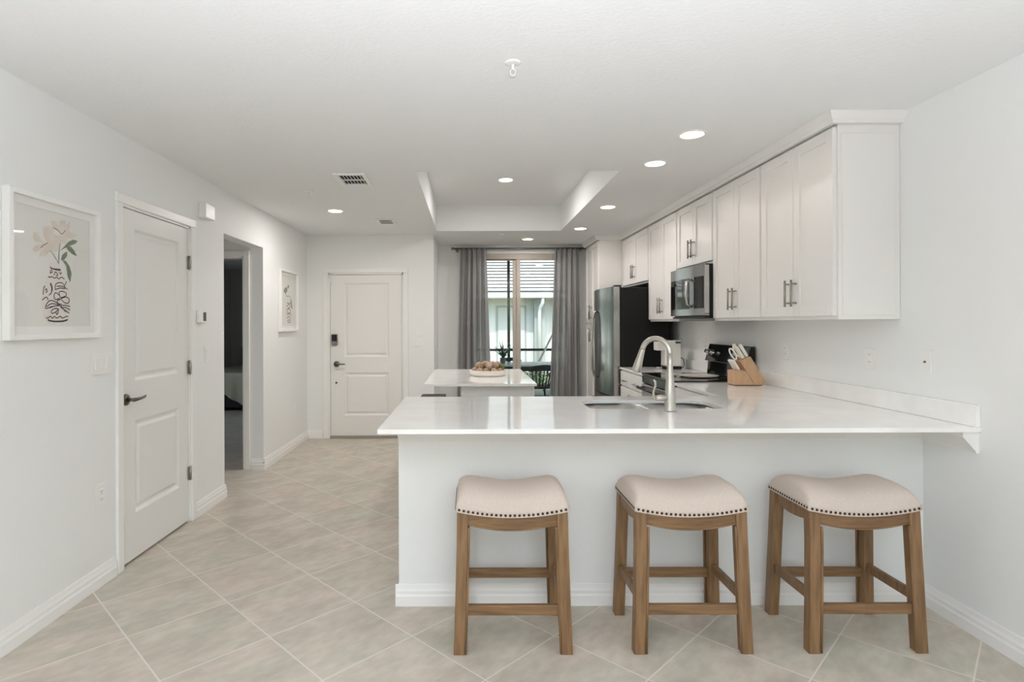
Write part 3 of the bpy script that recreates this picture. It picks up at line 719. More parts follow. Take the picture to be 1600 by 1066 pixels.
# ------------------------------------------------------------------ island with its bowl
t = thing('kitchen_island', 'white kitchen island cabinet behind the peninsula', 'island', (.215, 5.1, 0))
b = B(); b.box(-.06, .49, 4.50, 5.70, .09, .893); b.box(-.02, .44, 4.55, 5.66, 0, .09); obj('body', b, 'cabinet', t)
b = B(); b.box(-.065, .475, 4.482, 4.50, .02, .893, .003); obj('end_panel', b, 'cabinet', t)
for k in range(3):
    a = 4.52+k*.39; b = B(); z0, z1 = .12, .875; c = a+.38
    b.box(.49, .51, a, a+.055, z0, z1); b.box(.49, .51, c-.055, c, z0, z1); b.box(.49, .51, a+.055, c-.055, z0, z0+.055); b.box(.49, .51, a+.055, c-.055, z1-.055, z1); b.box(.49, .50, a+.05, c-.05, z0+.05, z1-.05)
    d = obj('door', b, 'cabinet', t)
    b = B(); b.cyl((.54, c-.03, .66), (.54, c-.03, .80), .006, 10); b.cyl((.51, c-.03, .68), (.54, c-.03, .68), .0045, 8); b.cyl((.51, c-.03, .78), (.54, c-.03, .78), .0045, 8); obj('handle', b, 'pull', d)
b = B(); b.box(-.345, .512, 4.365, 5.775, .894, .9145, .003); tag(obj('island_countertop', b, 'quartz'), 'white quartz top of the kitchen island overhanging the cabinet', 'countertop')

bc = Vector((.165, 5.06, .915))
b = B(); b.lathe(bc, [(.02, .012), (.13, .012), (.148, .02), (.155, .05), (.161, .05), (.158, .022), (.148, .004), (.135, 0), (.02, 0)], 48); tag(obj('shallow_bowl', b, 'dish'), 'shallow white ceramic bowl of dried pods on the island', 'bowl')
def pod_mesh(kind, r, seed):
    rnd = random.Random(seed); b = B()
    d = bmesh.ops.create_icosphere(b.bm, subdivisions=4, radius=1)
    k = rnd.choice((5, 6, 7)); ph = rnd.random()*6
    for v in d['verts']:
        a = math.atan2(v.co.y, v.co.x); lat = math.acos(max(-1, min(1, v.co.z)))
        rid = abs(math.sin(a*k/2+ph+1.2*lat)) if kind else .5
        q = 1+(.16*rid-.08 if kind else 0)+.03*math.sin(v.co.x*11+seed)*math.sin(v.co.y*9)
        v.co = Vector((v.co.x*q, v.co.y*q, v.co.z*q*(.8 if kind else .92)))*r
    b._tag(b.bm.faces, True); return b
random.seed(11)
pods = []
protos = []
for i in range(6):
    o = obj('dried_pod', pod_mesh(i % 2 if i < 4 else 1, 1.0, i*3+1), ('pod', 'pod2')[i % 2], None, (0, 0, 0)); protos.append(o)
spots = [(.116*math.cos(2*PI*i/11), .116*math.sin(2*PI*i/11), .045, .030) for i in range(11)]
spots += [(.058*math.cos(2*PI*i/6+.3), .058*math.sin(2*PI*i/6+.3), .045, .029) for i in range(6)] + [(0, 0, .047, .028)]
spots += [(.078*math.cos(2*PI*i/7+.2), .078*math.sin(2*PI*i/7+.2), .089, .030) for i in range(7)]
spots += [(.030*math.cos(2*PI*i/3+.5), .030*math.sin(2*PI*i/3+.5), .108, .028) for i in range(3)]
# let the pods settle against one another and the bowl
rnd = random.Random(5); sp = [[x, y, z, r*1.0] for x, y, z, r in spots]; sp.append([.128, -.045, .082, .024])
for it in range(60):
    for i in range(len(sp)):
        a = sp[i]
        for j in range(i):
            c = sp[j]; d = [a[k]-c[k] for k in range(3)]; L0 = max(1e-5, math.sqrt(sum(q*q for q in d))); ov = (a[3]+c[3])*1.0-L0
            if ov > 0:
                for k in range(3): a[k] += d[k]/L0*ov*.5; c[k] -= d[k]/L0*ov*.5
    for i, a in enumerate(sp):
        if it < 40: a[2] -= .0004
        rr = math.hypot(a[0], a[1]); lim = .146-a[3] if a[2] < .055+a[3]*.4 else .125
        if rr > lim: a[0] *= lim/rr; a[1] *= lim/rr
        a[2] = max(a[2], .013+a[3])
spots = [(x, y, z, r) for x, y, z, r in sp[:-1]]; moss = sp[-1]
POD = 'brown dried pod in the white bowl on the island'
for i, (x, y, z, r) in enumerate(spots):
    if i == 1: continue
    src = protos[i % 6]; o = src if i < 6 and i != 1 else src.copy()
    if o is not src: COL.objects.link(o)
    o.location = bc+Vector((x, y, z)); o.scale = (r*1.03,)*3; o.rotation_euler = (random.random()*6, random.random()*6, random.random()*6)
    tag(o, POD, 'dried pod', 'dried pods in the bowl')
src = protos[1]
src.location = bc+Vector(spots[1][:3]); src.scale = (.031,)*3; tag(src, POD, 'dried pod', 'dried pods in the bowl')
o = obj('moss_ball', pod_mesh(0, .026, 90), 'podg', None, (0, 0, 0)); o.location = bc+Vector(moss[:3]); tag(o, 'green moss ball at the edge of the bowl of pods', 'moss ball')

# ------------------------------------------------------------------ bar stools
HW, HD = .232, .160                     # half size of the seat
def sag(u): return .572+.026*u*u        # lower edge of the cover across the seat
def make_stool(loc, label):
    t = thing('bar_stool', label, 'stool', (0, 0, 0), 'linen saddle stools along the peninsula')
    b = B(); N = 28
    def top(u, v):
        x, y = 2*u-1, 2*v-1
        ex = math.copysign(abs(x)**.8, x); ey = math.copysign(abs(y)**.8, y)
        h = (.078+.032*ex*ex)*max(0, 1-abs(ex)**4.5)**.42*max(0, 1-abs(ey)**3.2)**.5
        bulge = 1
        return (ex*(HW+.004)*bulge, ey*(HD+.004)*bulge, sag(ex)+.008+h)
    b.grid(41, 31, top)
    # the straight band below the dome, and the underside
    m = 24; ring = []
    for k, (xa, ya, xb, yb) in enumerate(((-1, -1, 1, -1), (1, -1, 1, 1), (1, 1, -1, 1), (-1, 1, -1, -1))):
        for i in range(m): ring.append((xa+(xb-xa)*i/m, ya+(yb-ya)*i/m))
    lo = [(x*(HW+.005), y*(HD+.005), sag(x)-.012) for x, y in ring]; hi = [(x*(HW+.004), y*(HD+.004), sag(x)+.009) for x, y in ring]
    va = [b.bm.verts.new(p) for p in lo]; vb = [b.bm.verts.new(p) for p in hi]; n = len(ring)
    b._tag([b.bm.faces.new((va[i], va[(i+1) % n], vb[(i+1) % n], vb[i])) for i in range(n)], True)
    b.grid(9, 3, lambda u, v: ((2*u-1)*HW, (2*v-1)*HD, sag(2*u-1)-.011))
    seat = obj('seat_cushion', b, 'linen', t)
    nb = B(); nb.lathe((0, 0, 0), [(.0058, 0), (.0052, .002), (.003, .0036), (.001, .004)], 10, True, 'Y'); me = None
    def nail(p, rz):
        nonlocal me
        if me is None:
            o = obj('nail', nb, 'nail', t); me = o.data
        else:
            o = bpy.data.objects.new('nail', me); link(o, t, (0, 0, 0))
        o.location = p; o.rotation_euler = (0, 0, rz)
    for i in range(24):
        x = -1+2*(i+.5)/24; nail((x*HW, -HD-.0045, sag(x)-.002), PI); nail((x*HW, HD+.0045, sag(x)-.002), 0)
    for i in range(17):
        y = -1+2*(i+.5)/17
        for sx in (-1, 1): nail((sx*(HW+.0035), y*HD, sag(1)-.002), -PI/2*sx)
    # aprons
    for sy in (-1, 1):
        b = B(); pts = []; w = HW-.03
        for i in range(13): x = -w+2*w*i/12; pts.append((x, sy*(HD-.006), .503+.030*(x/w)**2))
        for i in range(13): x = w-2*w*i/12; pts.append((x, sy*(HD-.006), sag(x/HW)-.008))
        b.prism(pts, (0, -sy*.022, 0))
        be = [(p[0], sy*(HD-.004), p[2]+.003) for p in pts[:13]]; b.tube(be, .004, 8)
        obj('apron', b, 'woodx', t)
    for sx in (-1, 1):
        b = B(); w = HD-.03; x = sx*(HW-.008); pts = [(x, -w+2*w*i/8, .525+.016*(2*i/8-1)**2) for i in range(9)]+[(x, w, .588), (x, -w, .588)]
        b.prism(pts, (-sx*.022, 0, 0)); obj('apron', b, 'wood', t)
    # legs: square, splayed, a bead down the inner edge
    for sx in (-1, 1):
        for sy in (-1, 1):
            b = B(); lw = .046
            sec = [(0, .247, .183), (.2, .240, .177), (.45, .233, .168), (.592, .2315, .1595)]
            rows = []
            for z, ox, oy in sec:
                rows.append([(sx*ox, sy*oy, z), (sx*(ox-lw), sy*oy, z), (sx*(ox-lw), sy*(oy-lw), z), (sx*ox, sy*(oy-lw), z)])
            vs = [[b.bm.verts.new(p) for p in r] for r in rows]; fs = [b.bm.faces.new(vs[0]), b.bm.faces.new(vs[-1])]
            for A, C in zip(vs, vs[1:]): fs += [b.bm.faces.new((A[i], A[(i+1) % 4], C[(i+1) % 4], C[i])) for i in range(4)]
            b._tag(fs)
            bmesh.ops.recalc_face_normals(b.bm, faces=b.bm.faces)
            es = [e for e in b.bm.edges if abs((e.verts[0].co-e.verts[1].co).z) > .05]
            r = bmesh.ops.bevel(b.bm, geom=es, offset=.003, segments=2, affect='EDGES', profile=.5); b._tag(r['faces'])
            b.tube([(sx*(o-lw-.004), sy*(q+.001), z) for z, o, q in ((.004, .247, .1815), (.2, .240, .1755), (.45, .233, .1665), (.52, .2322, .163))], .005, 10)
            obj('leg', b, 'wood', t)
    def rail(b, p0, p1, h, th):
        p0, p1 = Vector(p0), Vector(p1); d = (p1-p0).normalized(); s = Vector((-d.y, d.x, 0))*th/2; u = Vector((0, 0, h/2))
        b.hexa([p0-s-u, p1-s-u, p1+s-u, p0+s-u, p0-s+u, p1-s+u, p1+s+u, p0+s+u], .003)
    b = B(); rail(b, (-.198, -.160, .178), (.198, -.160, .178), .042, .022); obj('stretcher', b, 'woodx', t)
    b = B(); rail(b, (-.198, .160, .193), (.198, .160, .193), .042, .022); obj('stretcher', b, 'woodx', t)
    for sx in (-1, 1):
        b = B(); rail(b, (sx*.216, -.135, .222), (sx*.216, .135, .222), .040, .022); obj('stretcher', b, 'wood', t)
    t.location = loc; ORG[t.name] = Vector(loc); return t
LB = 'oak bar stool with beige saddle seat, '
st = make_stool((.178, 2.562, 0), LB+'the one by the open end of the peninsula')
dup(st, (.925, 2.562, 0), LB+'middle one of the three at the peninsula')
dup(st, (1.648, 2.562, 0), LB+'the one nearest the wall with the cable plate')

# dark stool tucked beside the island
t = thing('counter_stool', 'dark brown backless stool under the island overhang', 'stool', (-.36, 5.55, 0))
b = B(); b.box(-.475, -.235, 5.46, 5.78, .632, .668, .01); obj('seat', b, 'darkwood', t)
for sx in (-1, 1):
    for sy in (-1, 1):
        b = B(); cx, cy = -.355+sx*.09, 5.62+sy*.13
        b.hexa([(cx+sx*.025-.016, cy+sy*.025-.016, 0), (cx+sx*.025+.016, cy+sy*.025-.016, 0), (cx+sx*.025+.016, cy+sy*.025+.016, 0), (cx+sx*.025-.016, cy+sy*.025+.016, 0),
                (cx-.016, cy-.016, .636), (cx+.016, cy-.016, .636), (cx+.016, cy+.016, .636), (cx-.016, cy+.016, .636)], .003); obj('leg', b, 'darkwood', t)
b = B()
b.box(-.45, -.26, 5.61, 5.63, .2, .225)
obj('stretcher', b, 'darkwood', t)

# ------------------------------------------------------------------ curtains
def curtain(x0t, x1t, x0b, x1b, label, ph):
    t = thing('curtain', label, 'curtain', ((x0t+x1t)/2, 7.79, .01)); b = B(); zt = 2.392; nf = 5.0
    def f(u, v):
        z = zt-(zt-.012)*v; k = min(1, v*1.15)
        xa = x0t+(x0b-x0t)*k; xb = x1t+(x1b-x1t)*k
        amp = .012+.026*min(1, v*2.2)
        y = 7.785+amp*math.sin(2*PI*(u*nf+ph)+.5*math.sin(3*v+ph))+.008*math.sin(2*PI*u*nf*2.3+5*v+ph)
        return (xa+(xb-xa)*(u+.012*math.sin(2*PI*u*nf+1+v)), y, z)
    b.grid(120, 40, f); o = obj('panel', b, 'curtain', t, fix=False)
    b = B(); b.grid(120, 5, lambda u, v: (lambda p: (p[0], p[1]-.004, p[2]))(f(u, .012+.05*v))); obj('heading_tape', b, 'curtain', t, fix=False)
curtain(-.115, .232, -.165, .30, 'grey curtain panel hanging on the side toward the entry door', .1)
curtain(1.155, 1.492, 1.075, 1.515, 'grey curtain panel hanging on the side toward the pantry', .55)
t = thing('curtain_rod', 'brushed metal curtain rod above the glass doors', 'curtain rod', (.67, 7.79, 2.375))
b = B(); b.cyl((-.20, 7.785, 2.385), (1.55, 7.785, 2.385), .0125, 14); obj('rod', b, 'curtain_rod', t)
for x, s in ((-.20, -1), (1.55, 1)):
    b = B(); b.cyl((x, 7.785, 2.385), (x+s*.035, 7.785, 2.385), .019, 16); obj('finial', b, 'curtain_rod', t)
for x in (-.16, 1.51):
    b = B(); b.cyl((x, 7.785, 2.37), (x, YW, 2.37), .007, 10); b.cyl((x, YW-.008, 2.37), (x, YW-.0005, 2.37), .022, 16); obj('bracket', b, 'curtain_rod', t)

# ------------------------------------------------------------------ framed prints on the left wall
def picture(y0, z0, w, h, label, polys, lines, lw):
    t = thing('framed_print', label, 'picture', (XL+.02, y0+w/2, z0)); x = XL+.001; fw = .024
    b = B(); d = .034
    b.box(x, x+d, y0, y0+fw, z0, z0+h, .002); b.box(x, x+d, y0+w-fw, y0+w, z0, z0+h, .002); b.box(x, x+d, y0+fw, y0+w-fw, z0, z0+fw, .002); b.box(x, x+d, y0+fw, y0+w-fw, z0+h-fw, z0+h, .002)
    b.box(x, x+.004, y0+fw, y0+w-fw, z0+fw, z0+h-fw); obj('frame', b, 'frame', t)
    b = B(); m = .035; a0, a1, c0, c1 = y0+fw, y0+w-fw, z0+fw, z0+h-fw; xx = x+.0075
    b.box(xx, xx+.003, a0, a0+m, c0, c1); b.box(xx, xx+.003, a1-m, a1, c0, c1); b.box(xx, xx+.003, a0+m, a1-m, c0, c0+m); b.box(xx, xx+.003, a0+m, a1-m, c1-m, c1); obj('mat_board', b, 'matboard', t)
    b = B(); b.use('print').box(x+.0045, x+.0065, a0+.005, a1-.005, c0+.005, c1-.005)
    q = 0
    for key in ('vase', 'petal', 'leaf'):
        for P in polys.get(key, []):
            q += 1; b.use({'leaf': 'leafp'}.get(key, key)); b.face([(x+.0068+.00004*q, y0+u*w, z0+v*h) for u, v in P])
    for key in ('stem', 'ink'):
        for P in lines.get(key, []):
            q += 1; b.use({'stem': 'stemp'}.get(key, key))
            # round the bends
            pts = [Vector((x+.0068+.00004*q, y0+u*w, z0+v*h)) for u, v in P]; sm = []
            if len(pts) > 2:
                for i in range(len(pts)-1):
                    p0, p1, p2, p3 = pts[max(i-1, 0)], pts[i], pts[i+1], pts[min(i+2, len(pts)-1)]
                    for s in range(5):
                        k = s/5; sm.append(.5*((2*p1)+(p2-p0)*k+(2*p0-5*p1+4*p2-p3)*k*k+(3*p1-p0-3*p2+p3)*k**3))
                sm.append(pts[-1])
            else: sm = pts
            b.ribbon(sm, lw if key == 'ink' else lw*.75, (1, 0, 0))
    obj('print', b, None, t, fix=False)
    b = B(); b.face([(x+.022, a0, c0), (x+.022, a1, c0), (x+.022, a1, c1), (x+.022, a0, c1)]); obj('glass', b, 'artglass', t)
A1 = {"petal":[[[0.417,0.679],[0.379,0.733],[0.373,0.783],[0.436,0.805],[0.487,0.792],[0.474,0.738]],[[0.417,0.679],[0.487,0.749],[0.54,0.743],[0.549,0.662],[0.514,0.627],[0.449,0.641]],[[0.417,0.679],[0.361,0.688],[0.324,0.733],[0.283,0.74],[0.271,0.701],[0.3,0.672]],[[0.417,0.679],[0.312,0.657],[0.267,0.622],[0.283,0.6],[0.33,0.614],[0.379,0.649]],[[0.417,0.679],[0.349,0.612],[0.334,0.572],[0.398,0.588],[0.455,0.628]],[[0.574,0.766],[0.474,0.798],[0.455,0.847],[0.514,0.848],[0.553,0.811]],[[0.574,0.766],[0.543,0.818],[0.553,0.859],[0.621,0.877],[0.615,0.82]],[[0.574,0.766],[0.621,0.839],[0.672,0.876],[0.663,0.81]],[[0.574,0.766],[0.649,0.799],[0.752,0.78],[0.691,0.745],[0.621,0.746]],[[0.574,0.766],[0.638,0.735],[0.608,0.695],[0.553,0.704],[0.529,0.744]]],"leaf":[[[0.553,0.64],[0.601,0.677],[0.649,0.719],[0.706,0.742],[0.759,0.74],[0.735,0.716],[0.663,0.689],[0.608,0.667]],[[0.615,0.683],[0.677,0.688],[0.72,0.66],[0.752,0.621],[0.691,0.632],[0.642,0.66]],[[0.564,0.576],[0.578,0.612],[0.608,0.633],[0.635,0.645],[0.633,0.614],[0.601,0.578]],[[0.564,0.576],[0.621,0.573],[0.663,0.537],[0.686,0.485],[0.67,0.418],[0.642,0.459],[0.624,0.538],[0.587,0.569]]],"vase":[[[0.442,0.546],[0.56,0.558],[0.567,0.506],[0.621,0.44],[0.663,0.353],[0.674,0.264],[0.667,0.192],[0.642,0.129],[0.417,0.123],[0.373,0.169],[0.355,0.227],[0.359,0.303],[0.379,0.371],[0.43,0.476]]]}
L1 = {"stem":[[[0.449,0.632],[0.5,0.586],[0.54,0.547]],[[0.556,0.699],[0.543,0.626],[0.54,0.547]],[[0.481,0.799],[0.533,0.786],[0.574,0.766],[0.615,0.798]],[[0.349,0.637],[0.379,0.659],[0.421,0.681]]],"ink":[[[0.442,0.514],[0.474,0.504],[0.56,0.505]],[[0.451,0.504],[0.514,0.497],[0.56,0.498]],[[0.446,0.469],[0.455,0.492],[0.472,0.48],[0.446,0.469]],[[0.487,0.456],[0.503,0.483],[0.529,0.463],[0.507,0.457]],[[0.543,0.486],[0.56,0.47],[0.567,0.488]],[[0.423,0.442],[0.442,0.439],[0.468,0.445],[0.487,0.437],[0.52,0.445],[0.54,0.435],[0.567,0.449],[0.601,0.438]],[[0.371,0.312],[0.379,0.363],[0.392,0.372]],[[0.392,0.338],[0.404,0.356],[0.413,0.339],[0.398,0.326]],[[0.442,0.396],[0.459,0.368],[0.455,0.329],[0.43,0.311]],[[0.451,0.401],[0.468,0.36],[0.451,0.32]],[[0.361,0.274],[0.404,0.297],[0.423,0.276]],[[0.498,0.354],[0.503,0.392],[0.54,0.407],[0.58,0.406],[0.601,0.389],[0.624,0.422]],[[0.498,0.354],[0.553,0.369],[0.601,0.367],[0.601,0.389]],[[0.514,0.38],[0.567,0.383],[0.601,0.376],[0.635,0.365]],[[0.553,0.295],[0.498,0.284],[0.485,0.313],[0.507,0.332],[0.547,0.312],[0.553,0.295]],[[0.553,0.303],[0.54,0.333],[0.567,0.346],[0.615,0.337],[0.615,0.315],[0.56,0.299]],[[0.56,0.291],[0.615,0.306],[0.652,0.294],[0.649,0.267],[0.608,0.262],[0.567,0.286]],[[0.56,0.286],[0.52,0.276],[0.533,0.255],[0.567,0.251]],[[0.547,0.246],[0.487,0.27],[0.442,0.273],[0.404,0.246],[0.396,0.216],[0.462,0.231],[0.547,0.242]],[[0.404,0.229],[0.462,0.252],[0.54,0.243]],[[0.436,0.221],[0.487,0.236]],[[0.547,0.242],[0.615,0.244],[0.663,0.237]],[[0.553,0.233],[0.608,0.208],[0.656,0.187]],[[0.58,0.23],[0.621,0.226],[0.663,0.21]],[[0.56,0.238],[0.594,0.212],[0.615,0.195]],[[0.533,0.215],[0.494,0.219],[0.455,0.2],[0.462,0.183],[0.5,0.193],[0.533,0.215]],[[0.533,0.215],[0.527,0.189],[0.514,0.176],[0.503,0.193]],[[0.398,0.153],[0.423,0.149],[0.442,0.162],[0.468,0.149],[0.487,0.162],[0.514,0.15],[0.553,0.163],[0.58,0.151],[0.621,0.164],[0.642,0.16]],[[0.417,0.138],[0.474,0.128],[0.58,0.13],[0.638,0.142]],[[0.423,0.132],[0.487,0.123],[0.58,0.125],[0.633,0.135]]]}
A2 = {"leaf":[[[0.256,0.648],[0.33,0.707],[0.442,0.727],[0.48,0.674],[0.376,0.605]],[[0.471,0.72],[0.499,0.766],[0.576,0.754],[0.538,0.705]],[[0.664,0.558],[0.724,0.475],[0.764,0.369],[0.694,0.384],[0.635,0.486]]],"vase":[[[0.442,0.479],[0.635,0.486],[0.684,0.361],[0.714,0.249],[0.674,0.13],[0.442,0.13],[0.386,0.272],[0.404,0.382]]]}
L2 = {"stem":[[[0.376,0.605],[0.442,0.576],[0.567,0.581],[0.664,0.552]]],"ink":[[[0.442,0.466],[0.635,0.461]],[[0.423,0.41],[0.567,0.442],[0.625,0.402],[0.471,0.378]],[[0.423,0.341],[0.538,0.372],[0.654,0.333],[0.518,0.288],[0.423,0.341]],[[0.442,0.273],[0.567,0.303],[0.684,0.263]],[[0.442,0.213],[0.538,0.247],[0.654,0.206]],[[0.48,0.169],[0.557,0.191],[0.635,0.164],[0.557,0.141],[0.48,0.169]]]}
picture(2.396, 1.306, .60, .65, 'white-framed print of pale flowers in a patterned vase, nearest the camera', A1, L1, .0042)
picture(5.86, 1.295, .60, .65, 'white-framed print of a single stem near the entry door', A2, L2, .008)

# ------------------------------------------------------------------ plates and small wall fittings
def plate(wall, a, z, w, h, kind, name, label, cat):
    """a wall plate; 'L' and 'R' plates lie along Y, 'E' plates along X"""
    def P(u, d, v):
        if wall == 'L': return (XL+d, a+u, z+v)
        if wall == 'R': return (XR-d, a+u, z+v)
        if wall == 'S': return (XE+d, a+u, z+v)
        return (a+u, YE-d, z+v)
    def bx(b, u0, u1, d0, d1, v0, v1, bev=0):
        p, q = P(u0, d0, v0), P(u1, d1, v1); b.box(p[0], q[0], p[1], q[1], p[2], q[2], bev)
    t = thing(name, label, cat, P(0, 0, -h/2))
    b = B(); bx(b, -w/2, w/2, .0005, .006, -h/2, h/2, .0025); obj('cover_plate', b, 'plate', t)
    if kind.startswith('switch'):
        n = int(kind[6:] or 1)
        for i in range(n):
            u = (i-(n-1)/2)*.046; b = B(); bx(b, u-.0165, u+.0165, .005, .0105, -.033, .033, .0015); obj('rocker', b, 'plate', t)
    elif kind == 'outlet':
        for v in (-.0195, .0195):
            b = B(); bx(b, -.0165, .0165, .005, .009, v-.014, v+.014, .0015); o = obj('receptacle', b, 'plate', t)
            b = B(); bx(b, -.008, -.006, .0088, .0093, v-.002, v+.007); bx(b, .006, .008, .0088, .0093, v-.002, v+.007); bx(b, -.002, .002, .0088, .0093, v-.010, v-.006); obj('slot', b, 'screen', o)
    elif kind == 'gfci':
        b = B(); bx(b, -.0165, .0165, .005, .0085, -.033, .033, .0015); o = obj('receptacle', b, 'plate', t)
        for v in (-.02, .02):
            b = B(); bx(b, -.008, -.006, .0083, .0088, v-.002, v+.007); bx(b, .006, .008, .0083, .0088, v-.002, v+.007); obj('slot', b, 'screen', o)
    elif kind == 'jack':
        b = B(); p = P(0, .006, 0); b.lathe(p, [(.006, 0), (.006, .002 if wall == 'L' else -.002)], 12, True, 'X'); b.lathe(p, [(.004, 0), (.004, .007 if wall == 'L' else -.007)], 12, True, 'X'); obj('cable_jack', b, 'steel_dark', t)
    return t
plate('L', 3.045, 1.168, .165, .118, 'switch3', 'light_switch', 'triple light switch plate below the large framed print', 'light switch')
plate('L', 3.03, .474, .076, .118, 'outlet', 'wall_outlet', 'white outlet low on the wall below the triple switch', 'outlet')
plate('L', 4.262, 1.148, .073, .118, 'switch1', 'light_switch', 'single light switch below the thermostat', 'light switch')
plate('L', 6.43, .456, .073, .118, 'outlet', 'wall_outlet', 'white outlet low on the wall below the small framed print', 'outlet')
plate('E', -.607, 1.272, .092, .10, 'switch1', 'light_switch', 'upper of two white switch plates beside the entry door', 'light switch')
plate('E', -.607, 1.146, .092, .10, 'switch1', 'light_switch', 'lower of two white switch plates beside the entry door', 'light switch')
plate('S', 7.28, 1.15, .073, .118, 'switch1', 'light_switch', 'switch plate edge-on around the corner from the entry door', 'light switch')
plate('R', 4.02, 1.170, .073, .118, 'gfci', 'wall_outlet', 'outlet above the backsplash nearest the knife block', 'outlet')
plate('R', 3.17, 1.170, .075, .118, 'gfci', 'wall_outlet', 'outlet above the backsplash between cable plate and end cabinet', 'outlet')
plate('R', 2.785, 1.178, .073, .118, 'jack', 'cable_plate', 'blank cable plate with a small centre jack on the wall', 'wall plate')
plate('R', 5.40, 1.17, .073, .118, 'gfci', 'wall_outlet', 'outlet behind the coffee maker, above the short worktop', 'outlet')

t = thing('thermostat', 'white thermostat with dark screen beside the closet door', 'thermostat', (XL, 4.163, 1.38))
b = B(); b.box(XL+.0005, XL+.024, 4.103, 4.223, 1.383, 1.473, .005, 3); obj('housing', b, 'plate', t)
b = B(); b.box(XL+.0235, XL+.025, 4.163, 4.208, 1.396, 1.460); obj('display', b, 'screen', t)
b = B(); b.box(XL+.0005, XL+.052, 4.15, 4.30, 2.145, 2.25, .005, 3); tag(obj('door_chime', b, 'plate'), 'white box doorbell chime high above the thermostat', 'door chime')
b = B(); b.box(-1.672, -1.655, YE-.012, YE+.004, 1.86, 1.92, .003); tag(obj('door_sensor', b, 'plate'), 'small white alarm sensor at the top of the entry door', 'sensor')

# ------------------------------------------------------------------ ceiling fittings
def downlight(x, y, z, label, power):
    t = thing('ceiling_light', label, 'ceiling light', (x, y, z), 'recessed ceiling lights')
    b = B(); b.lathe((x, y, z), [(.062, -.001), (.066, -.004), (.078, -.005), (.086, -.0015), (.086, -.0003)], 40, False); obj('trim_ring', b, 'plate', t)
    b = B(); b.lathe((x, y, z), [(.005, -.003), (.063, -.003)], 36, True); obj('lens', b, 'lens', t)
    d = bpy.data.lights.new('bulb', 'AREA'); d.shape = 'DISK'; d.size = .12; d.energy = power; d.color = (1, .955, .93)
    o = bpy.data.objects.new('bulb', d); COL.objects.link(o); o.parent = t; o.location = (0, 0, -.008)
for x, y, z, power, lab in ((1.27, 3.27, ZC, .25, 'recessed ceiling light nearest the camera, before the end cabinet'), (1.25, 3.86, ZC, .65, 'recessed ceiling light second from the camera along the cabinets'),
                     (1.28, 5.30, ZC, 2.8, 'recessed ceiling light beside the tray ceiling, above the range'), (1.26, 6.50, ZC, 4.5, 'recessed ceiling light beside the far corner of the tray ceiling, near the fridge'),
                     (.745, 7.30, ZC, 6.5, 'recessed ceiling light in front of the curtains'), (-1.26, 5.44, ZC, 11, 'recessed ceiling light in the entry hall'), (.35, 5.44, TZ, 15.0, 'recessed ceiling light inside the tray ceiling')):
    downlight(x, y, z, lab, power)
def vent(x0, x1, y0, y1, label):
    t = thing('ceiling_vent', label, 'vent', ((x0+x1)/2, (y0+y1)/2, ZC)); z = ZC-.0005; f = .03
    b = B(); b.box(x0, x0+f, y0, y1, z-.012, z, .003); b.box(x1-f, x1, y0, y1, z-.012, z, .003); b.box(x0+f, x1-f, y0, y0+f, z-.012, z, .003); b.box(x0+f, x1-f, y1-f, y1, z-.012, z, .003); obj('frame', b, 'plate', t)
    b = B(); b.box(x0+f, x1-f, y0+f, y1-f, z-.002, z); obj('duct_opening', b, 'louver_dark', t)
    n = 7
    for i in range(n):
        x = x0+f+(x1-x0-2*f)*(i+.5)/n; b = B()
        b.hexa([(x-.010, y0+f, z-.003), (x-.008, y0+f, z-.003), (x-.008, y1-f, z-.003), (x-.010, y1-f, z-.003), (x+.002, y0+f, z-.013), (x+.004, y0+f, z-.013), (x+.004, y1-f, z-.013), (x+.002, y1-f, z-.013)]); obj('louver', b, 'plate', t)
    b = B(); b.box(x0+f, x1-f, (y0+y1)/2-.004, (y0+y1)/2+.004, z-.013, z-.004); obj('cross_bar', b, 'plate', t)
vent(-.965, -.735, 4.075, 4.40, 'larger white ceiling vent in front of the tray ceiling')
vent(-.955, -.765, 5.85, 6.12, 'smaller white ceiling vent near the entry door')
def sprinkler(x, y, label):
    t = thing('fire_sprinkler', label, 'sprinkler', (x, y, ZC))
    b = B(); b.lathe((x, y, ZC), [(.012, -.006), (.024, -.006), (.034, -.002), (.034, -.0003)], 32); obj('escutcheon', b, 'plate', t)
    b = B(); b.cyl((x, y, ZC-.005), (x, y, ZC-.03), .006, 12)
    for s in (-1, 1): b.tube([(x+s*.004, y, ZC-.028), (x+s*.011, y, ZC-.036), (x+s*.009, y, ZC-.047), (x, y, ZC-.053)], .0022, 8)
    obj('sprinkler_head', b, 'plate', t)
    b = B(); b.lathe((x, y, ZC-.056), [(.004, -.001), (.015, -.001), (.015, .001), (.004, .001)], 24); obj('deflector', b, 'plate', t)
sprinkler(.183, 2.36, 'white ceiling fire sprinkler nearest the camera'); sprinkler(-1.28, 4.62, 'white fire sprinkler on the ceiling above the passage opening'); sprinkler(.375, 6.90, 'white fire sprinkler between the tray ceiling and the curtains')

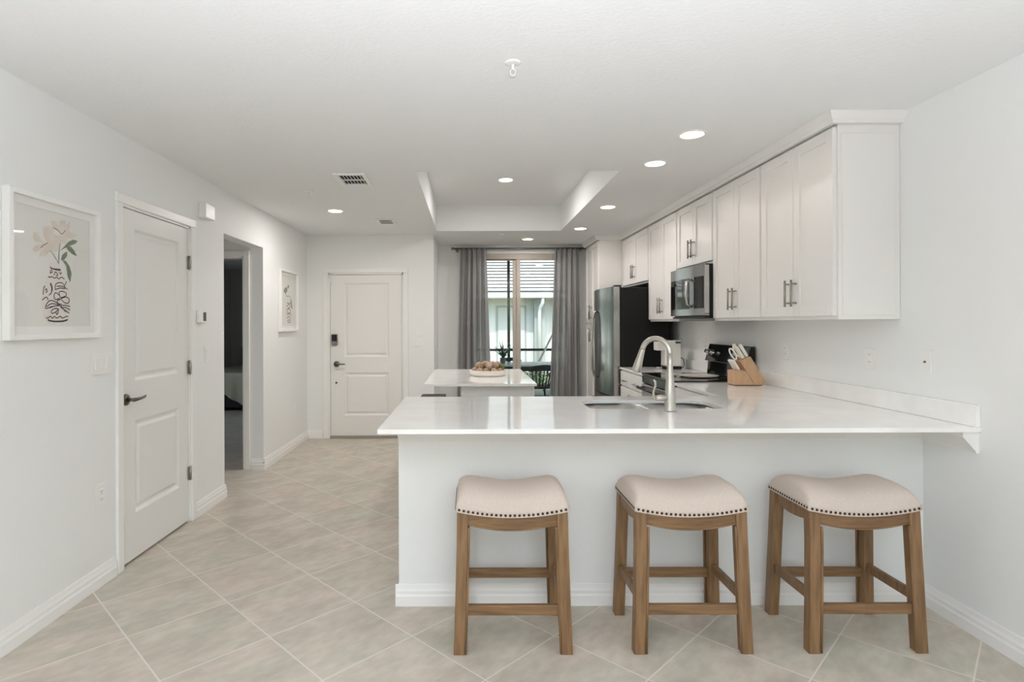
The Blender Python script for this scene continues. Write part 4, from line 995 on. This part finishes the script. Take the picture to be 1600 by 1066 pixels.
# ------------------------------------------------------------------ the dim bedroom
t = thing('bed', 'bed with pale spread seen through the dim bedroom doorway', 'bed', (-3.6, 10.15, 0))
b = B(); b.box(-4.35, -2.85, 9.12, 11.1, .05, .33, .02); obj('base', b, 'bedbase', t)
b = B(); b.box(-4.36, -2.84, 9.10, 11.1, .33, .56, .05, 3); obj('mattress', b, 'bedspread', t)
b = B()
def spread(u, v):
    a = (u*2-1); x = -3.6+a*.79; z = .60; 
    if v < .35:
        k = 1-v/.35; y = 9.07-.02*math.sin(9*a)-.03*math.sin(23*a)*k; z = .60-.40*k-.10*k*math.sin(5*a+1)
    else: y = 9.09+(v-.35)/.65*1.9
    return (x, y, z)
b.grid(60, 24, spread); obj('bedspread', b, 'bedspread', t, fix=False)
b = B(); b.box(-4.40, -2.8, 11.12, 11.2, .05, .95, .02); obj('headboard', b, 'bedbase', t)

# ------------------------------------------------------------------ the lanai and what lies beyond
b = B(); b.box(-4, 6, YW+.13, 10.75, -.12, -.01); struct('lanai_floor', b, 'concrete')
b = B(); b.box(-4, 6, YW+.13, 10.85, 2.60, 2.75); struct('lanai_ceiling', b, 'ceiling')
b = B(); b.box(-40, 40, 10.75, 60, -.3, -.12); struct('lawn', b, 'lawn')
t = thing('screen_frame', 'black aluminium lanai screen frame beyond the glass doors', 'screen frame', (.8, 10.7, -.01))
for x in (-1.4, .735, 2.5, 4.2):
    b = B(); b.box(x-.024, x+.024, 10.68, 10.73, -.01, 2.60); obj('post', b, 'patioblack', t)
b = B(); b.box(-4, 6, 10.685, 10.725, .86, .905); obj('rail', b, 'patioblack', t)
b = B(); b.box(-4, 6, 10.685, 10.725, -.01, .03); obj('sill', b, 'patioblack', t)

t = thing('patio_table', 'black patio table with pale top on the lanai', 'table', (.95, 9.1, -.01))
b = B(); b.box(.40, 1.50, 8.72, 9.50, .715, .74, .006); obj('table_top', b, 'tabletop', t)
b = B(); b.box(.42, 1.48, 8.74, 9.48, .645, .715, .004); obj('apron', b, 'patioblack', t)
for x in (.46, 1.44):
    for y in (8.78, 9.44):
        b = B(); s = .03
        sx = -.03 if x < 1 else .03
        b.hexa([(x+sx-s*.6, y-s*.6, -.01), (x+sx+s*.6, y-s*.6, -.01), (x+sx+s*.6, y+s*.6, -.01), (x+sx-s*.6, y+s*.6, -.01), (x-s, y-s, .65), (x+s, y-s, .65), (x+s, y+s, .65), (x-s, y+s, .65)]); obj('leg', b, 'patioblack', t)
def chair(x, y, rot, label):
    t = thing('patio_chair', label, 'chair', (x, y, -.01), 'spindle-back chairs at the patio table'); Rm = Matrix.Rotation(rot, 4, 'Z'); o0 = Vector((x, y, -.01))
    def P(a, c, z): return o0+Rm @ Vector((a, c, z))
    b = B(); b.prism([P(.21*math.cos(q), .2*math.sin(q), .43) for q in [2*PI*i/20 for i in range(20)]], (0, 0, .03)); obj('seat', b, 'patioblack', t)
    for sx in (-1, 1):
        for sy in (-1, 1):
            b = B(); b.tube([P(sx*.21, sy*.2, 0), P(sx*.15, sy*.14, .435)], [.013, .018], 10); obj('leg', b, 'patioblack', t)
    arc = [P(.22*math.sin(q), -.20*math.cos(q)-.06, .755-.035*(abs(q)/1.0)**2) for q in [-1+2*i/14 for i in range(15)]]
    b = B()
    for p, q in zip(arc, arc[1:]): b.hexa([p+Vector((0, -.01, -.03)), q+Vector((0, -.01, -.03)), q+Vector((0, .01, -.03)), p+Vector((0, .01, -.03)), p+Vector((0, -.01, .03)), q+Vector((0, -.01, .03)), q+Vector((0, .01, .03)), p+Vector((0, .01, .03))])
    obj('top_rail', b, 'patioblack', t)
    for i in range(7):
        q = -.85+1.7*i/6; b = B(); b.tube([P(.17*math.sin(q), -.16*math.cos(q), .45), P(.22*math.sin(q), -.20*math.cos(q)-.06, .735)], .009, 8); obj('spindle', b, 'patioblack', t)
chair(1.02, 8.52, .25, 'black spindle-back patio chair on the near side of the table')
chair(.72, 9.85, PI, 'black patio chair behind the table, only its top rail showing')
t = thing('potted_plant', 'spiky green plant in a grey pot on the patio table', 'plant', (.535, 9.1, .74))
b = B(); b.lathe((.535, 9.1, .741), [(.032, 0), (.036, .01), (.048, .085), (.05, .09), (.045, .09), (.042, .08)], 24); obj('pot', b, 'pot', t)
b = B(); rnd = random.Random(3)
for i in range(34):
    a = rnd.random()*2*PI; ln = rnd.uniform(.20, .33); tilt = rnd.uniform(.15, 1.3); w = rnd.uniform(.010, .017)
    d = Vector((math.cos(a), math.sin(a), 0)); s = Vector((-d.y, d.x, 0)); L0, R0 = [], []
    for k in range(7):
        f = k/6; p = Vector((.535, 9.1, .82))+d*(ln*f*math.sin(tilt*(.6+.6*f)))+Vector((0, 0, ln*f*math.cos(tilt*(.6+.6*f)))); ww = w*(1-f**2)+.0006
        L0.append(b.bm.verts.new(p-s*ww)); R0.append(b.bm.verts.new(p+s*ww))
    b._tag([b.bm.faces.new((L0[k], L0[k+1], R0[k+1], R0[k])) for k in range(6)], True)
obj('foliage', b, 'agave', t)
b = B(); b.tube([(1.58, 10.45, 1.30), (.92, 10.45, -.01)], .018, 10); tag(obj('leaning_pole', b, 'pole'), 'pale pole leaning at a slant behind the patio table', 'pole')
def shrub(x, y, r, h, label):
    t = thing('shrub', label, 'shrub', (x, y, -.12), 'shrubs beyond the lanai screen'); rnd = random.Random(int(x*100)); b = B()
    for i in range(420):
        a = rnd.random()*2*PI; q = math.acos(rnd.uniform(-.2, 1)); rr = r*rnd.uniform(.55, 1)
        p = Vector((x+rr*math.sin(q)*math.cos(a), y+rr*math.sin(q)*math.sin(a), -.12+h*.35+h*.62*math.cos(q)*rnd.uniform(.7, 1)))
        u = Vector((rnd.uniform(-1, 1), rnd.uniform(-1, 1), rnd.uniform(-.3, 1))).normalized(); w = u.cross(Vector((rnd.uniform(-1, 1), rnd.uniform(-1, 1), .3))).normalized(); ln = rnd.uniform(.05, .1)
        b.face([p, p+u*ln*.5+w*ln*.22, p+u*ln, p+u*ln*.5-w*ln*.22])
    obj('foliage', b, 'shrub', t, fix=False)
    b = B()
    for i in range(5): a = i*1.3; b.tube([(x, y, -.12), (x+r*.5*math.cos(a), y+r*.5*math.sin(a), -.12+h*.7)], [.014, .005], 6)
    obj('stem', b, 'darkwood', t)
shrub(1.22, 11.6, .38, .72, 'green shrub beyond the screen under the far end of the patio table'); shrub(1.95, 11.9, .42, .8, 'green shrub beyond the screen behind the pantry-side curtain'); shrub(.45, 11.7, .34, .62, 'green shrub beyond the screen behind the potted plant')

# neighbour's house
NY = 17.6
t = thing('neighbour_house', 'pale neighbouring house with white tiled roof across the lawn', 'house', (1, NY+2, -.12))
b = B(); b.box(-6, 8, NY, NY+.2, -.12, 2.16); obj('wall', b, 'stucco', t)
b = B(); b.box(-7, 9, NY-.75, NY-.70, 2.13, 2.30); b.box(-7, 9, NY-.72, NY+.1, 2.125, 2.14); obj('fascia', b, 'stucco', t)
b = B(); n = 18; rise = .125; run = .30
for i in range(n):
    y0 = NY-.80+i*run; z0 = 2.29+i*rise
    b.hexa([(-7, y0, z0+.034), (9, y0, z0+.034), (9, y0+run+.10, z0+rise-.01), (-7, y0+run+.10, z0+rise-.01), (-7, y0, z0+.075), (9, y0, z0+.075), (9, y0+run+.10, z0+rise+.02), (-7, y0+run+.10, z0+rise+.02)])
obj('roof', b, 'rooftile', t)
b = B(); b.hexa([(-7, NY-.74, 2.28), (9, NY-.74, 2.28), (9, NY-.74+n*run, 2.28+n*rise), (-7, NY-.74+n*run, 2.28+n*rise), (-7, NY-.74, 2.30), (9, NY-.74, 2.30), (9, NY-.74+n*run, 2.30+n*rise), (-7, NY-.74+n*run, 2.30+n*rise)]); obj('roof_deck', b, 'bedbase', t)
b = B(); b.box(.82, 1.745, NY-.03, NY, -.1, 1.92); d = obj('door', b, 'stucco_grey', t)
b = B(); b.box(.88, 1.69, NY-.05, NY-.03, -.05, 1.86); obj('door_leaf', b, 'tabletop', d)
b = B(); b.box(1.96, 2.28, NY-.32, NY, -.12, 2.125); obj('column', b, 'stucco_grey', t)
b = B(); b.tube([(2.17, NY-.66, 2.14), (2.17, NY-.64, 1.98), (2.11, NY-.5, 1.85), (2.10, NY-.42, 1.70), (2.10, NY-.40, -.1)], .05, 10); obj('downspout', b, 'frame', t)
